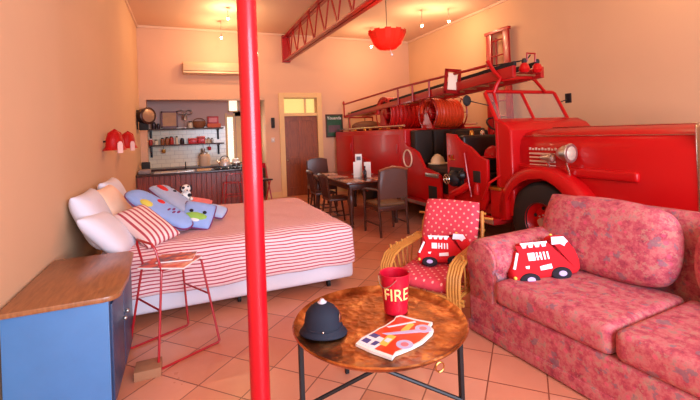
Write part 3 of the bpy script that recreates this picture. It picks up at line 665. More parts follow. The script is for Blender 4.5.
# ------------------------------------------------------------------ wire stools
SRED = mat('red_wire_enamel', (172, 20, 32), .35, var=.05, coat=.2)
def stool(loc, rz, lb, grp='red wire bar stools'):
    s_ = root('wire_stool', loc, rz, lb, 'stool', grp)
    r = .0085; f = .23; q = .15; h_ = .64
    # local: backrest on -x side
    for sy in (-1, 1):
        part('sled_leg', MB().tube([(-q, sy * q, h_), (-f, sy * f, .02), (-f + .01, sy * f, .009), (f - .01, sy * f, .009), (f, sy * f, .02), (q, sy * q, h_)], r), SRED, s_)
    B = MB(); z_ = .38; k = q + (f - q) * (1 - z_ / h_)
    for sx in (-1, 1): B.tube([(sx * k, -k, z_), (sx * k, k, z_)], r * .8)
    B.tube([(k, -k, z_ - .05), (-k, -k, z_ - .05)], r * .8) if False else None
    part('footrest', B, SRED, s_)
    B = MB().tube([(-q, -q, h_), (q, -q, h_), (q, q, h_), (-q, q, h_)], r, 8, True)
    for i in range(1, 12): B.tube([(-q, -q + 2 * q * i / 12, h_), (q, -q + 2 * q * i / 12, h_)], r * .5, 6)
    part('wire_seat', B, SRED, s_)
    part('backrest', MB().tube([(-q, -q, h_), (-q - .035, -q, h_ + .15), (-q - .045, -q + .03, h_ + .19), (-q - .045, q - .03, h_ + .19), (-q - .035, q, h_ + .15), (-q, q, h_)], r), SRED, s_)
    return s_
s0 = stool((-.125, 3.31, 0), R(28), 'red wire bar stool standing beside the bed with magazines on it')
for x, y, rz, lb in ((.86, 8.5, 95, 'red wire stool standing in front of the kitchen counter'),):
    copy_tree(s0, T3((x, y, 0)) @ RZ(rz), lb)
m, t = custom('magazine_cover_red', .35); MAGR = m; t.l(t.ramp(t.noise(9, 3), [(.35, s2l((96, 60, 92))), (.45, s2l((206, 60, 62))), (.6, s2l((226, 120, 104))), (.72, s2l((236, 190, 160)))]), t.b.inputs['Base Color'])
m, t = custom('magazine_cover_dark', .35); MAGD = m; t.l(t.ramp(t.noise(13, 3), [(.36, s2l((70, 58, 96))), (.48, s2l((150, 70, 80))), (.6, s2l((222, 96, 60))), (.7, s2l((226, 180, 160)))]), t.b.inputs['Base Color'])
m1 = root('magazine', (-.13, 3.2, .648), 0, 'red covered magazine lying on the wire stool', 'magazine', M=T3((-.13, 3.22, .6495)) @ RZ(-28))
obj('pages', MB().box((0, 0, .008), (.34, .27, .012), .002), PAPER, m1, M=wm(m1)); obj('cover', MB().box((0, 0, .0155), (.342, .272, .003)), MAGR, m1, M=wm(m1))
m2 = root('magazine', (-.1, 3.3, .67), 0, 'dark picture magazine on top of the red one on the stool', 'magazine', M=T3((-.09, 3.27, .667)) @ RZ(-10))
obj('pages', MB().box((0, 0, .006), (.25, .19, .010), .002), PAPER, m2, M=wm(m2)); obj('cover', MB().box((0, 0, .0125), (.252, .192, .003)), MAGD, m2, M=wm(m2))
# red chair right of the pole
s_ = root('red_bar_chair', (1.38, 8.2, 0), R(20), 'red folding bar chair partly hidden behind the red pole', 'chair')
for q in (-1, 1):
    part('leg', MB().tube([(q * .17, -.2, 0), (q * .17, .12, 1.0)], .014), SRED, s_); part('leg', MB().tube([(q * .15, .2, 0), (q * .15, -.12, .68)], .014), SRED, s_)
part('seat', MB().box((0, 0, .68), (.36, .34, .03), .012), DARKL, s_); part('backrest', MB().box((0, .11, .96), (.36, .02, .1), .01), SRED, s_)

# ------------------------------------------------------------------ tray table and its things
TX, TY, TZ, TR = .955, 2.0, .5, .47
t_ = root('tray_table', (TX, TY, 0), 0, 'round hammered copper tray table on black metal legs', 'table')
obj('copper_tray', MB().lathe([(.02, TZ - .012), (TR - .03, TZ - .012), (TR, TZ + .012), (TR + .006, TZ + .022), (TR, TZ + .028), (TR - .02, TZ + .012), (TR - .045, TZ), (.35, TZ + .001), (.2, TZ), (.01, TZ)], 72, T3((TX, TY, 0))), COPPER, t_)
for a_ in (165, 95, 45, -25):
    q = Vector((math.cos(R(a_ )), math.sin(R(a_)), 0)); pp = Vector((TX, TY, 0)) + q * .435
    obj('leg', MB().box((pp.x, pp.y, .242), (.026, .026, .484), .003, seg=1), BLKM, t_)
for a_, b_ in ((165, -25), (-25, 165)):
    q = Vector((math.cos(R(a_)), math.sin(R(a_)), 0)) * .43; q2 = Vector((math.cos(R(b_)), math.sin(R(b_)), 0)) * .43; n_ = Vector((.3, .9, 0)) * (.012 if a_ > 0 else -.012)
    obj('cross_brace', MB().tube([Vector((TX, TY, .08)) + q + n_, Vector((TX, TY, .47)) + q2 + n_], .011), BLKM, t_)
for a_, b_ in ((165, 95), (45, -25)):
    obj('side_rail', MB().tube([Vector((TX, TY, .47)) + Vector((math.cos(R(a_)), math.sin(R(a_)), 0)) * .43, Vector((TX, TY, .47)) + Vector((math.cos(R(b_)), math.sin(R(b_)), 0)) * .43], .010), BLKM, t_)
hx = Vector((TX, TY, 0)) + Vector((math.cos(R(-82)), math.sin(R(-82)), 0)) * (TR + .004)
obj('ring_handle', MB().tube([(hx.x + .022 * math.cos(R(q)), hx.y - .004, TZ - .012 + .022 * math.sin(R(q))) for q in range(0, 360, 30)], .003, 6, True), BRASS, t_)

# police helmet
PH = mat('dark_navy_felt', (30, 34, 48), .75, var=.1, vscale=30, bump=.12, bscale=160, spec=.3)
h = root('police_helmet', (.64, 2.035, TZ), R(-35), 'dark navy police helmet with silver top rose on the copper tray', 'helmet')
WM[h.name] = wm(h) @ Matrix.Scale(.83, 4); h.matrix_basis = WM[h.name]
B = MB()
prof = [(.122, .0), (.127, .006), (.122, .018), (.112, .034), (.107, .05), (.104, .09), (.096, .13), (.072, .165), (.04, .188), (.012, .196), (.001, .197)]
vs = []; fs = []; sg = 40
for r, z_ in prof:
    for k in range(sg):
        a_ = 2 * math.pi * k / sg; x = r * math.cos(a_); y = r * math.sin(a_)
        ext = max(0, (r - .105) / .03) * .7; drop = -.0 ; x *= 1.12 + .22 * ext * abs(math.cos(a_)) ; lift = .02 * ext * math.sin(a_) ** 2
        vs.append((x, y, z_ + lift))
for i in range(len(prof) - 1):
    for k in range(sg): fs.append((i * sg + k, i * sg + (k + 1) % sg, (i + 1) * sg + (k + 1) % sg, (i + 1) * sg + k))
fs.append(tuple(range(len(prof) * sg - sg, len(prof) * sg)))
B.add([(v[0], v[1], v[2] + .002) for v in vs], fs)
sh = part('shell', B, PH, h, ang=70); sm_ = sh.modifiers.new('thick', 'SOLIDIFY'); sm_.thickness = .003; sm_.offset = -1
part('top_rose', MB().lathe([(.026, .188), (.030, .197), (.018, .205), (.012, .216), (.001, .219)], 18), mat('matt_silver', (214, 206, 214), .5, metal=.2), h)
part('hat_band', MB().tube([((.1085) * 1.12 * math.cos(R(q)), .1085 * math.sin(R(q)), .052) for q in range(0, 360, 10)], .005, 6, True), PH, h)
part('star_badge', MB().lathe([(.03, 0), (.026, .004), (.012, .007)], 8, T3((.116, .0, .105)) @ RY(84)), CHROME, h)
part('side_button', MB().ball((.035, -.112, .058), .007, 8, 6), CHROME, h)

# FIRE bucket
bx_, by_ = 1.105, 2.085
b = root('fire_bucket', (bx_, by_, TZ), 0, 'red metal bucket lettered FIRE standing on the copper tray', 'bucket')
BR = mat('bucket_red', (196, 14, 44), .3, var=.05, coat=.3)
H_ = .225; rb, rtp = .068, .086
obj('pail', MB().lathe([(rb, TZ + .004), (rtp, TZ + H_), (rtp + .004, TZ + H_ + .003), (rtp + .002, TZ + H_ + .006), (rtp - .004, TZ + H_), (rb - .004, TZ + .012)], 40, T3((bx_, by_, 0))), BR, b)
obj('handle', MB().tube([(bx_ + math.cos(q) * .094, by_ + math.sin(q) * .094, TZ + H_ - .012 - .05 * math.sin((q - 2.6) / 1.7 * math.pi)) for q in [2.6 + 1.7 * i / 12 for i in range(13)]], .0025, 6), STEEL, b)
for q in (2.6, 4.3): obj('lug', MB().ball((bx_ + math.cos(q) * .088, by_ + math.sin(q) * .088, TZ + H_ - .012), .009, 8, 6), BR, b)
B = textmesh('FIRE', .10, .0015)
bmesh.ops.subdivide_edges(B.bm, edges=B.bm.edges[:], cuts=2)
angc = math.atan2(-by_, -bx_) + R(4)
for v in B.bm.verts:
    z_ = TZ + .120 + v.co.y * 1.0; rr = rb + (rtp - rb) * (z_ - TZ) / H_ + .0015 + v.co.z; th = angc + v.co.x * .86 / .077
    v.co = Vector((bx_ + rr * math.cos(th), by_ + rr * math.sin(th), z_))
obj('lettering', B, mat('cream_lettering', (246, 226, 140), .5, var=0), b, smooth=False)

# shaped fire truck book
bo = root('shaped_picture_book', (.97, 1.82, TZ), 0, 'fire engine shaped picture book with white edge on the copper tray', 'book')
out = [(.74, 1.83), (.78, 1.74), (.84, 1.64), (.87, 1.665), (.91, 1.67), (.97, 1.68), (1.04, 1.70), (1.13, 1.75), (1.16, 1.78), (1.165, 1.82), (1.2, 1.85), (1.14, 1.92), (1.09, 2.0), (1.06, 2.0), (1.03, 1.97), (.95, 1.93), (.91, 1.92), (.87, 1.90), (.79, 1.87)]
cxm, cym = .97, 1.82
obj('board_pages', MB().prism(out, TZ + .003, TZ + .016, 'XY'), PAPER, bo, smooth=False)
inn = [(cxm + (x - cxm) * .9, cym + (y - cym) * .9) for x, y in out]
z0_ = TZ + .016
obj('printed_body', MB().prism(inn, z0_, z0_ + .0008, 'XY'), mat('print_orange_red', (226, 62, 26), .35, var=.18, vscale=20), bo, smooth=False)
def flat(nm, polys, m_, dz):
    B = MB()
    for p_ in polys: B.prism(p_, z0_, z0_ + dz, 'XY')
    obj(nm, B, m_, bo, smooth=False)
flat('printed_cab', [[(.755, 1.83), (.80, 1.745), (.90, 1.79), (.85, 1.885), (.79, 1.865)]], mat('print_white', (238, 232, 236), .35), .0012)
flat('printed_windows', [[(.775, 1.842), (.81, 1.86), (.825, 1.825), (.79, 1.805)], [(.83, 1.872), (.865, 1.882), (.885, 1.845), (.85, 1.83)], [(.80, 1.79), (.84, 1.81), (.852, 1.785), (.815, 1.77)]], mat('print_blue', (46, 52, 130), .3), .0016)
flat('printed_stripes', [[(.86, 1.74), (.84, 1.775), (.93, 1.84), (.95, 1.80)], [(1.0, 1.845), (1.01, 1.81), (1.1, 1.87), (1.09, 1.90)]], mat('print_yellow', (238, 196, 84), .35), .0014)
flat('printed_ladder', [[(.90, 1.86), (.915, 1.835), (1.14, 1.765), (1.15, 1.80)]], mat('print_lilac', (186, 184, 220), .35), .0018)
flat('printed_plate', [[(.885, 1.765), (.875, 1.79), (.905, 1.81), (.92, 1.785)]], mat('print_white', (238, 232, 236)), .0018)
flat('printed_hose', [[(.96, 1.90), (.955, 1.915), (1.12, 1.90), (1.12, 1.885)]], mat('print_white', (238, 232, 236)), .0018)
flat('printed_wheel', [arc(.95, 1.715, .042, 0, 345, 22)], mat('print_lilac', (186, 184, 220)), .0020)
flat('printed_wheel', [arc(1.115, 1.81, .042, 0, 345, 22)], mat('print_lilac', (186, 184, 220)), .0020)
flat('printed_hub', [arc(.95, 1.715, .02, 0, 340, 16)], mat('print_pink', (226, 120, 130), .35), .0024)
flat('printed_hub', [arc(1.115, 1.81, .02, 0, 340, 16)], mat('print_pink', (226, 120, 130), .35), .0024)

# ------------------------------------------------------------------ rattan armchair
ch = root('rattan_armchair', (1.965, 2.945, 0), R(-60), 'golden rattan armchair with pink dotted cushions between bed and sofa', 'armchair')
def hoop(x, s_=1):
    return [(x, -.30, .02), (x, -.33, .2), (x, -.335, .34), (x, -.32, .43), (x, -.26, .50), (x, -.15, .53), (x, .05, .54), (x, .25, .55), (x, .33, .56)]
for q in (-1, 1):
    B = MB()
    for k in range(5): B.tube(hoop(q * (.255 + .023 * k)), .0125, 8)
    part('arm_band', B, RATTAN, ch)
    B = MB()
    for k, y in enumerate((-.2, -.1, 0, .1, .2)): B.tube([(q * .33, y, .57), (q * .325, y * .8, .42), (q * .31, y * .6, .27)], .009, 6)
    B.tube([(q * .32, -.33, .27), (q * .32, .3, .25)], .014, 8)
    part('side_spindles', B, RATTAN, ch)
    part('rear_leg', MB().tube([(q * .3, .28, .0), (q * .3, .26, .27), (q * .29, .36, .66), (q * .27, .42, .80)], .016, 8), RATTAN, ch)
B = MB()
for z_ in (.24, .27): B.tube([(-.38, -.33, z_), (.38, -.33, z_)], .014, 8)
for y in (-.2, -.1, 0, .1, .2, .28): B.tube([(-.32, y, .27), (.32, y, .27)], .012, 6)
part('seat_frame', B, RATTAN, ch)
B = MB()
for z_, y in ((.40, .33), (.52, .36), (.64, .39), (.78, .43)): B.tube([(-.3, y, z_), (.3, y, z_)], .012, 6)
for x in (-.33, .33): B.tube([(x * .7, .43, .74), (x * 1.1, .42, .74)], .011, 6)
part('back_rails', B, RATTAN, ch)
CW = wm(ch)
obj('seat_cushion', MB().pillow(.54, .56, .11, .01, round_=.03, p=10), DOTS, ch, M=CW @ T3((0, -.03, .335)) @ RX(4), ang=80)
obj('back_cushion', MB().pillow(.53, .56, .13, .01, round_=.04, p=10), DOTS, ch, M=CW @ T3((0, .31, .63)) @ RX(70), ang=80)

# ------------------------------------------------------------------ sofa
sf = root('sofa', (2.0, 2.53, 0), 0, 'large floral tapestry sofa with rolled arms at the right', 'sofa')
sx0, sx1 = 2.0, 3.05; ya, yb = .35, 2.56
obj('base', MB().bb(sx0 - .015, sx1, ya + .03, yb - .015, .05, .30, .03, 3), TAP, sf, M=Matrix.Identity(4))
for y0_ in (yb - .3, ya):
    B = MB()
    prof = [(y0_ + .02, .03), (y0_ + .02, .50)] + [(y0_ + .15 + .165 * math.cos(R(q)), .57 + .155 * math.sin(R(q))) for q in range(205, -40, -15)] + [(y0_ + .28, .44), (y0_ + .28, .03)]
    B.prism(prof, sx0 + .0, sx1 - .1, 'YZ', .03, seg=3)
    ar = obj('rolled_arm', B, TAP, sf, M=Matrix.Identity(4), ang=50)
    pf = [(y0_ + .035, .26), (y0_ + .035, .50)] + [(y0_ + .15 + .145 * math.cos(R(q)), .57 + .135 * math.sin(R(q))) for q in range(205, -40, -15)] + [(y0_ + .265, .44), (y0_ + .265, .26)]
    obj('arm_facing', MB().prism(pf, sx0 - .014, sx0 + .01, 'YZ', .012), TAP, ar, M=Matrix.Identity(4), ang=50)
for i in range(2):
    y0_ = ya + .29 + i * .82
    obj('seat_cushion', MB().bb(sx0 - .03, sx1 - .28, y0_, y0_ + .81, .30, .47, .06, 5), TAP, sf, M=Matrix.Identity(4))
    obj('back_cushion', MB().pillow(1.0, .58, .24, .02, round_=.2, p=5), TAP, sf, M=frame((2.76, y0_ + (.50 if i else .28), .73), (0, 1, 0), (-1, 0, .22)), ang=80)
B = MB().prism([(sx1 - .22, .05), (sx1 - .16, .88), (sx1 - .1, .96), (sx1 + .0, .95), (sx1 + .06, .86), (sx1 + .04, .05)], ya + .04, yb - .03, 'XZ', .03, seg=3)
obj('back', B, TAP, sf, M=Matrix.Identity(4), ang=50)
obj('skirt', MB().bb(sx0 - .022, sx1, ya + .02, yb - .01, .012, .09, .01), TAP, sf, M=Matrix.Identity(4))
for x in (sx0 + .08, sx1 - .08):
    for y in (ya + .1, yb - .1): obj('foot', MB().lathe([(.02, 0), (.028, .03)], 12, T3((x, y, 0))), DWOOD, sf)

WM_sofa = T3((2.0, 2.53, 0)) @ RZ(4); sf.matrix_basis = WM_sofa

# ------------------------------------------------------------------ plush fire trucks
def plush(M_, s_, lb):
    r_ = root('plush_fire_truck', None, 0, lb, 'soft toy', 'plush fire truck cushions', M=M_)
    k = s_ / 300.
    P = lambda pts: [((x - 378) * k, (350 - y) * k) for x, y in pts]
    body = P([(240, 350), (230, 330), (228, 305), (262, 236), (285, 228), (285, 208), (292, 203), (398, 203), (404, 222), (412, 222), (420, 190), (430, 184), (478, 186), (496, 205), (520, 245), (528, 290), (520, 325), (500, 340)])
    o = obj('body', MB().prism(body, -.055, .055, 'XY', .035, seg=4), PLUSH, r_, M=M_, ang=70)
    fz = .0565
    def F(nm, polys, m_, d0=.0, d1=.006):
        B = MB()
        for p_ in polys: B.prism(P(p_), fz - .004 + d0, fz + d1, 'XY')
        obj(nm, B, m_, r_, M=M_, smooth=False)
    F('cab_window', [[(418, 222), (424, 192), (476, 194), (490, 215), (478, 222), (470, 232), (455, 222)]], mat('pale_pink_felt', (244, 226, 232), .9))
    wp = []
    for i in range(4): wp.append([(288 + i * 28, 212), (312 + i * 28, 212), (306 + i * 28, 226), (292 + i * 28, 226)])
    wp += [[(286, 206), (400, 206), (400, 212), (286, 212)]]
    wp += [[(234, 300), (262, 240), (270, 244), (243, 304)], [(306, 246), (336, 246), (336, 276), (306, 276)], [(346, 300), (396, 294), (396, 312), (346, 316)]]
    for i in range(4): x = 342 + i * 15; wp.append([(x, 246), (x + 7, 246), (x + 7, 276), (x, 276)])
    wp += [[(340, 260), (362, 260), (362, 265), (340, 265)], [(286, 296), (304, 294), (300, 306), (288, 304)]]
    F('white_trim', wp, mat('white_felt', (244, 236, 238), .9))
    for x, y in ((295, 347), (430, 335)):
        cx0, cy0 = P([(x, y)])[0]
        wh = obj('wheel', MB().lathe([(38 * k, -.06), (41 * k, -.05), (41 * k, .06), (34 * k, .07), (.001, .072)], 24, M_ @ T3((cx0, cy0, 0)) @ Matrix.Diagonal((1, .62, 1, 1))), PLBLK, r_)
        obj('hub', MB().lathe([(18 * k, .065), (16 * k, .076), (.001, .078)], 18, M_ @ T3((cx0, cy0, 0)) @ Matrix.Diagonal((1, .62, 1, 1))), LILAC, wh)
    obj('headlight', MB().ball((P([(240, 335)])[0][0], P([(240, 335)])[0][1], .04), .014, 8, 6, M_), YEL, r_)
    obj('beacon', MB().ball((P([(443, 182)])[0][0], P([(443, 182)])[0][1], .0), .012, 8, 6, M_), YEL, r_)
    return r_
# frame(): x along picture-right, z toward the viewer
plush(frame((2.375, 2.155, .45), (.95, -.29, .03), (-.35, -.85, .35)), .535, 'plush red fire truck cushion on the floral sofa')
plush(frame((2.03, 2.90, .40), (.84, -.54, -.03), (-.52, -.78, .42)), .47, 'smaller plush red fire truck cushion on the rattan armchair')

# ------------------------------------------------------------------ dining table and chairs
t_ = root('dining_table', (2.87, 6.95, 0), 0, 'dark polished wooden dining table beside the fire engine', 'table')
obj('table_top', MB().bb(2.36, 3.38, 5.95, 7.95, .725, .76, .012), mat('polished_dark_wood', (92, 44, 30), .18, var=.35, vscale=7, coat=.5), t_)
obj('apron', MB().bb(2.43, 3.31, 6.02, 7.88, .63, .725, .004), DWOOD, t_)
for x in (2.46, 3.28):
    for y in (6.06, 7.84):
        obj('leg', MB().lathe([(.024, 0), (.034, .03), (.026, .07), (.034, .2), (.05, .42), (.055, .5), (.04, .54), (.045, .56), (.045, .66)], 16, T3((x, y, 0))), DWOOD, t_)
def carver(loc, rz, lb):
    c_ = root('leather_carver_chair', loc, rz, lb, 'chair', 'leather dining armchairs')
    sw = .23
    # faces local +y, back at -y
    for q in (-1, 1):
        part('rear_leg', MB().tube([(q * sw, -.27, 0), (q * sw, -.23, .44), (q * sw, -.25, .75), (q * (sw - .005), -.29, 1.0)], [.018, .022, .02, .016], 6), DWOOD, c_)
        part('front_leg', MB().tube([(q * (sw + .02), .24, 0), (q * (sw + .02), .24, .66)], [.018, .022], 6), DWOOD, c_)
        part('arm', MB().tube([(q * sw, -.25, .70), (q * (sw + .03), 0, .69), (q * (sw + .03), .2, .67), (q * (sw + .03), .27, .65)], [.018, .022, .024, .018], 6), DWOOD, c_)
        part('stretcher', MB().tube([(q * sw, -.24, .17), (q * (sw + .02), .24, .17)], .011, 6), DWOOD, c_)
    part('seat_rail', MB().box((0, 0, .41), (.5, .5, .07), .01), DWOOD, c_)
    part('seat', MB().box((0, .01, .465), (.47, .46, .06), .03, seg=4), mat('worn_tan_leather', (116, 76, 46), .45), c_)
    B = MB(); prof = [(-sw, .56), (sw, .56), (sw, .98)] + [(x, 1.0 + .035 * math.cos(x / sw * math.pi / 2)) for x in (.18, .12, .06, 0, -.06, -.12, -.18)] + [(-sw, .98)]
    B.prism(prof, -.018, .018, 'XZ', .006, M=T3((0, -.262, 0)) @ Matrix.Shear('XY', 4, (0, 0)))
    part('back_panel', B, mat('brown_leather', (92, 58, 48), .38, var=.12, vscale=8), c_)
    part('top_rail', MB().tube([(-sw - .01, -.29, .985), (-.12, -.285, 1.015), (0, -.285, 1.03), (.12, -.285, 1.015), (sw + .01, -.29, .985)], .018, 8), mat('mid_wood', (130, 70, 44), .35), c_)
    return c_
c0 = carver((2.84, 5.57, 0), 0, 'brown leather backed dining armchair nearest the camera')
copy_tree(c0, T3((2.70, 8.32, 0)) @ RZ(180), 'dark leather dining armchair at the far end of the table by the door')
def spindle(loc, rz, lb):
    c_ = root('spindle_chair', loc, rz, lb, 'chair', 'spindle back dining chairs')
    part('seat', MB().prism([(-.2, -.19), (.2, -.19), (.22, .05), (.2, .2), (-.2, .2), (-.22, .05)], .43, .465, 'XY', .01), DWOOD, c_)
    for q in (-1, 1):
        part('leg', MB().tube([(q * .2, -.23, 0), (q * .165, -.16, .43)], [.015, .02], 7), DWOOD, c_); part('leg', MB().tube([(q * .2, .22, 0), (q * .165, .15, .43)], [.015, .02], 7), DWOOD, c_)
        part('back_post', MB().tube([(q * .18, -.17, .45), (q * .2, -.25, .87)], [.018, .016], 7), DWOOD, c_)
    B = MB()
    for q in (-.11, -.055, 0, .055, .11): B.tube([(q * .95, -.175, .46), (q * 1.05, -.24, .82)], [.01, .008], 6)
    part('spindles', B, DWOOD, c_)
    part('crest_rail', MB().tube([(-.22, -.245, .84), (-.1, -.262, .865), (.1, -.262, .865), (.22, -.245, .84)], [.022, .03, .03, .022], 8), DWOOD, c_)
    part('stretchers', MB().tube([(-.19, -.2, .18), (-.19, .2, .18)], .01, 6).tube([(.19, -.2, .18), (.19, .2, .18)], .01, 6).tube([(-.19, 0, .18), (.19, 0, .18)], .01, 6), DWOOD, c_)
    return c_
p0 = spindle((2.37, 6.5, 0), R(-90), 'dark spindle back chair nearer the bed at the table side')
copy_tree(p0, T3((2.39, 7.3, 0)) @ RZ(-92), 'dark spindle back chair further along the table side')
# things on the table
for x, y, h_, lb in ((2.82, 6.62, .27, 'white menu card stand left of the bottle on the dining table'), (2.92, 6.75, .40, 'tallest white card stand with grey picture on the dining table'), (3.0, 6.55, .26, 'white card stand right of the bottle on the dining table')):
    r_ = root('card_stand', (x, y, .76), R(-20), lb, 'card', 'white card stands on the dining table')
    part('card', MB().box((0, 0, .01 + h_ / 2), (.12, .006, h_), .001), PAPER, r_); part('foot', MB().box((0, 0, .006), (.12, .05, .012), .003), PAPER, r_)
    if h_ > .35: part('picture_block', MB().box((0, -.005, .33), (.08, .003, .07)), mat('grey_print', (90, 86, 92), .5), r_)
r_ = root('dark_bottle', (2.88, 6.40, .76), 0, 'dark glass sauce bottle between the white cards', 'bottle')
part('body', MB().lathe([(.028, .0), (.03, .01), (.03, .12), (.012, .16), (.012, .19)], 16), mat('dark_glass', (28, 20, 24), .15), r_); part('cap', MB().lathe([(.014, .19), (.014, .215)], 12), BLACK, r_)
mats_ = (('place_mat', 2.56, 6.22, .4, 0, (190, 126, 96), 'patterned placemat on the near left corner of the table'), ('place_mat', 3.05, 6.2, .4, 0, (196, 106, 84), 'patterned placemat at the near end of the table'),
         ('place_mat', 2.55, 6.95, .36, 6, (176, 96, 80), 'patterned placemat halfway along the left table side'), ('place_mat', 2.6, 7.55, .36, -5, (210, 150, 124), 'patterned placemat at the far left of the table'),
         ('place_mat', 3.14, 7.1, .36, 4, (156, 60, 56), 'dark red placemat on the engine side of the table'))
for i, (nm, x, y, s_, rz, c3, lb) in enumerate(mats_):
    m_, t = custom('placemat_print_%d' % i, .3); n = t.noise(16, 3); t.l(t.ramp(n, [(.38, s2l((60, 50, 66))), (.5, s2l(c3)), (.62, s2l((236, 214, 196)))]), t.b.inputs['Base Color'])
    obj(nm, MB().box((0, 0, .003), (.3, s_, .005), .002), m_, M=T3((x, y, .7605)) @ RZ(rz), label=lb, cat='placemat', group='placemats on the dining table')

# ------------------------------------------------------------------ FIRE ENGINE
F = root('fire_engine', (4.5, 6.0, 0), 0, 'vintage red open fire engine with hose reels and wheeled ladder along the right wall', 'fire engine')
xs0, xs1 = 3.65, 5.4
def fp(nm, B, m_, par=F, **k): return obj(nm, B, m_, par, **k)
# rear body
bxo = fp('rear_body', MB().bb(xs0, xs1, 6.32, 9.9, .40, 1.6, .03, 3), RED)
fp('body_top_rail', MB().tube([(xs0 + .05, 6.4, 1.66), (xs0 + .05, 9.85, 1.66)], .02).tube([(xs1 - .05, 6.4, 1.66), (xs1 - .05, 9.85, 1.66)], .02).tube([(xs0 + .05, 9.85, 1.66), (xs1 - .05, 9.85, 1.66)], .02), CHROME)
for y0_, y1_ in ((8.75, 9.75), (6.5, 8.65)):
    lk = fp('locker_door', MB().bb(xs0 - .012, xs0 + .005, y0_, y1_, .62, 1.5, .006), RED)
    obj('latch', MB().bb(xs0 - .03, xs0 - .012, y0_ + .06, y0_ + .09, 1.15, 1.32, .006), REDD, lk)
fp('chassis', MB().bb(3.9, 5.15, 2.2, 9.8, .34, .50).bb(xs0 + .12, xs1 - .12, 6.4, 9.8, .3, .42), BLKM)
# side panels
PA = [(6.34, 1.6), (6.33, 1.36), (6.25, 1.28), (6.05, 1.25), (5.9, 1.19), (5.8, 1.06), (5.72, .93), (5.32, .87), (5.26, .82), (5.26, .40), (6.34, .40)]
PBp = [(5.07, 1.50), (4.86, 1.48), (4.80, 1.40), (4.70, 1.345), (4.55, 1.31), (4.45, 1.24), (4.36, 1.16), (4.2, 1.14), (4.2, .62), (4.3, .46), (5.07, .42)]
for xx, yy in ((xs0, xs0 + .05), (xs1 - .05, xs1)):
    fp('rear_quarter_panel', MB().prism(PA, xx, yy, 'YZ', .012), RED); fp('seat_side_panel', MB().prism(PBp, xx, yy, 'YZ', .012), RED)
fp('cab_floor', MB().bb(xs0 + .05, xs1 - .05, 3.9, 6.32, .42, .55), REDD)
fp('interior_bulkhead', MB().bb(3.76, xs1 - .08, 4.95, 5.03, .5, 1.40), CANVAS)
fp('rear_bench', MB().bb(xs0 + .08, xs1 - .08, 5.1, 5.75, .85, .98, .04, 3).bb(xs0 + .1, xs1 - .1, 5.12, 5.7, .5, .86), CANVAS)
for k in range(4):
    fp('crew_backrest', MB().bb(xs0 + .10 + k * .40, xs0 + .48 + k * .40, 6.12, 6.3, .95, 1.57, .05, 4), CANVAS)
for k in range(3): fp('crew_side_pad', MB().bb(4.35, 4.5, 5.1 + k * .36, 5.44 + k * .36, .95, 1.54, .05, 4), CANVAS)
fp('driver_bench', MB().bb(xs0 + .08, xs1 - .1, 4.3, 4.85, .82, .96, .05, 3).bb(xs0 + .12, xs1 - .12, 4.3, 4.8, .5, .83), DARKL)
fp('driver_backrest', MB().bb(xs0 + .09, xs1 - .1, 4.78, 4.92, .98, 1.46, .05, 4), DARKL)
fp('cab_inner_side', MB().bb(3.75, 5.2, 4.0, 4.06, .5, 1.4), BLKM)
# bright fittings along the seat back
for k, (mm, z_) in enumerate(((BRASS, .05), (CHROME, .04), (RED, .06), (BRASS, .04), (CHROME, .06), (RED, .045))):
    x = 3.95 + k * .2; fp('instrument', MB().lathe([(.03, 1.45), (.035, 1.47), (.03, 1.47 + z_), (.01, 1.49 + z_)], 12, T3((x, 4.85, 0))), mm)
# ring emblem
RB = fp('ring_emblem', MB().tube([(xs0 - .008, 6.22 + .14 * math.cos(R(q)), 1.07 + .15 * math.sin(R(q))) for q in range(0, 360, 15)], .016, 6, True), mat('cream_enamel', (222, 186, 158), .4), label='cream ring emblem')
fp('scroll_ornament', MB().tube([(xs0 - .006, 5.0 - .11 * q / 10 + .03 * math.sin(q), 1.14 + .035 * math.cos(q)) for q in range(0, 11)], .006, 6), BRASS)
fp('quarter_panel_step', MB().bb(xs0 - .02, xs0 + .03, 5.3, 5.66, .80, .86, .006), STEEL)
# pump with valves
pm = fp('pump_recess_dark', MB().bb(xs0 - .012, xs0 + .06, 4.68, 5.0, .72, 1.0, .01), BLACK)  # solid black block, its colour gives the shade of a recess
fp('pump_body', MB().lathe([(.11, 0), (.12, .05), (.09, .1), (.05, .12), (.05, .16)], 20, T3((xs0 - .0, 4.86, .84)) @ RY(-90)).lathe([(.06, 0), (.07, .04), (.04, .09)], 16, T3((xs0, 4.68, .90)) @ RY(-90)), BLKM)
B = MB().tube([(xs0 - .17, 4.86 + .07 * math.cos(R(q)), .84 + .07 * math.sin(R(q))) for q in range(0, 360, 30)], .008, 6, True)
for q in (0, 60, 120): B.tube([(xs0 - .17, 4.86 + .07 * math.cos(R(q)), .84 + .07 * math.sin(R(q))), (xs0 - .17, 4.86 - .07 * math.cos(R(q)), .84 - .07 * math.sin(R(q)))], .006, 6)
B.ball((xs0 - .17, 4.86, .84), .022); fp('hand_wheel', B, CHROME)
fp('suction_pipe', MB().tube([(xs0 - .03, 4.95, .5), (xs0 - .08, 4.85, .62), (xs0 - .08, 4.65, .70), (xs0 - .02, 4.55, .78)], .05, 12), RED)
fp('lever', MB().tube([(xs0 - .03, 4.62, 1.22), (xs0 - .04, 4.56, .95), (xs0 - .03, 4.5, .62)], .013), REDD)
fp('side_slot', MB().bb(xs0 - .006, xs0 + .06, 4.33, 4.48, .82, .98, .008), BLACK)
fp('hydrant_fitting', MB().lathe([(.04, 0), (.045, .06), (.03, .12), (.02, .15)], 14, T3((xs0 - .01, 4.4, .66))), RED)
fp('grab_handle', MB().tube([(xs0 - .02, 4.28, .6), (xs0 - .06, 4.1, .85), (xs0 + .1, 3.99, .98)], .015), RED)
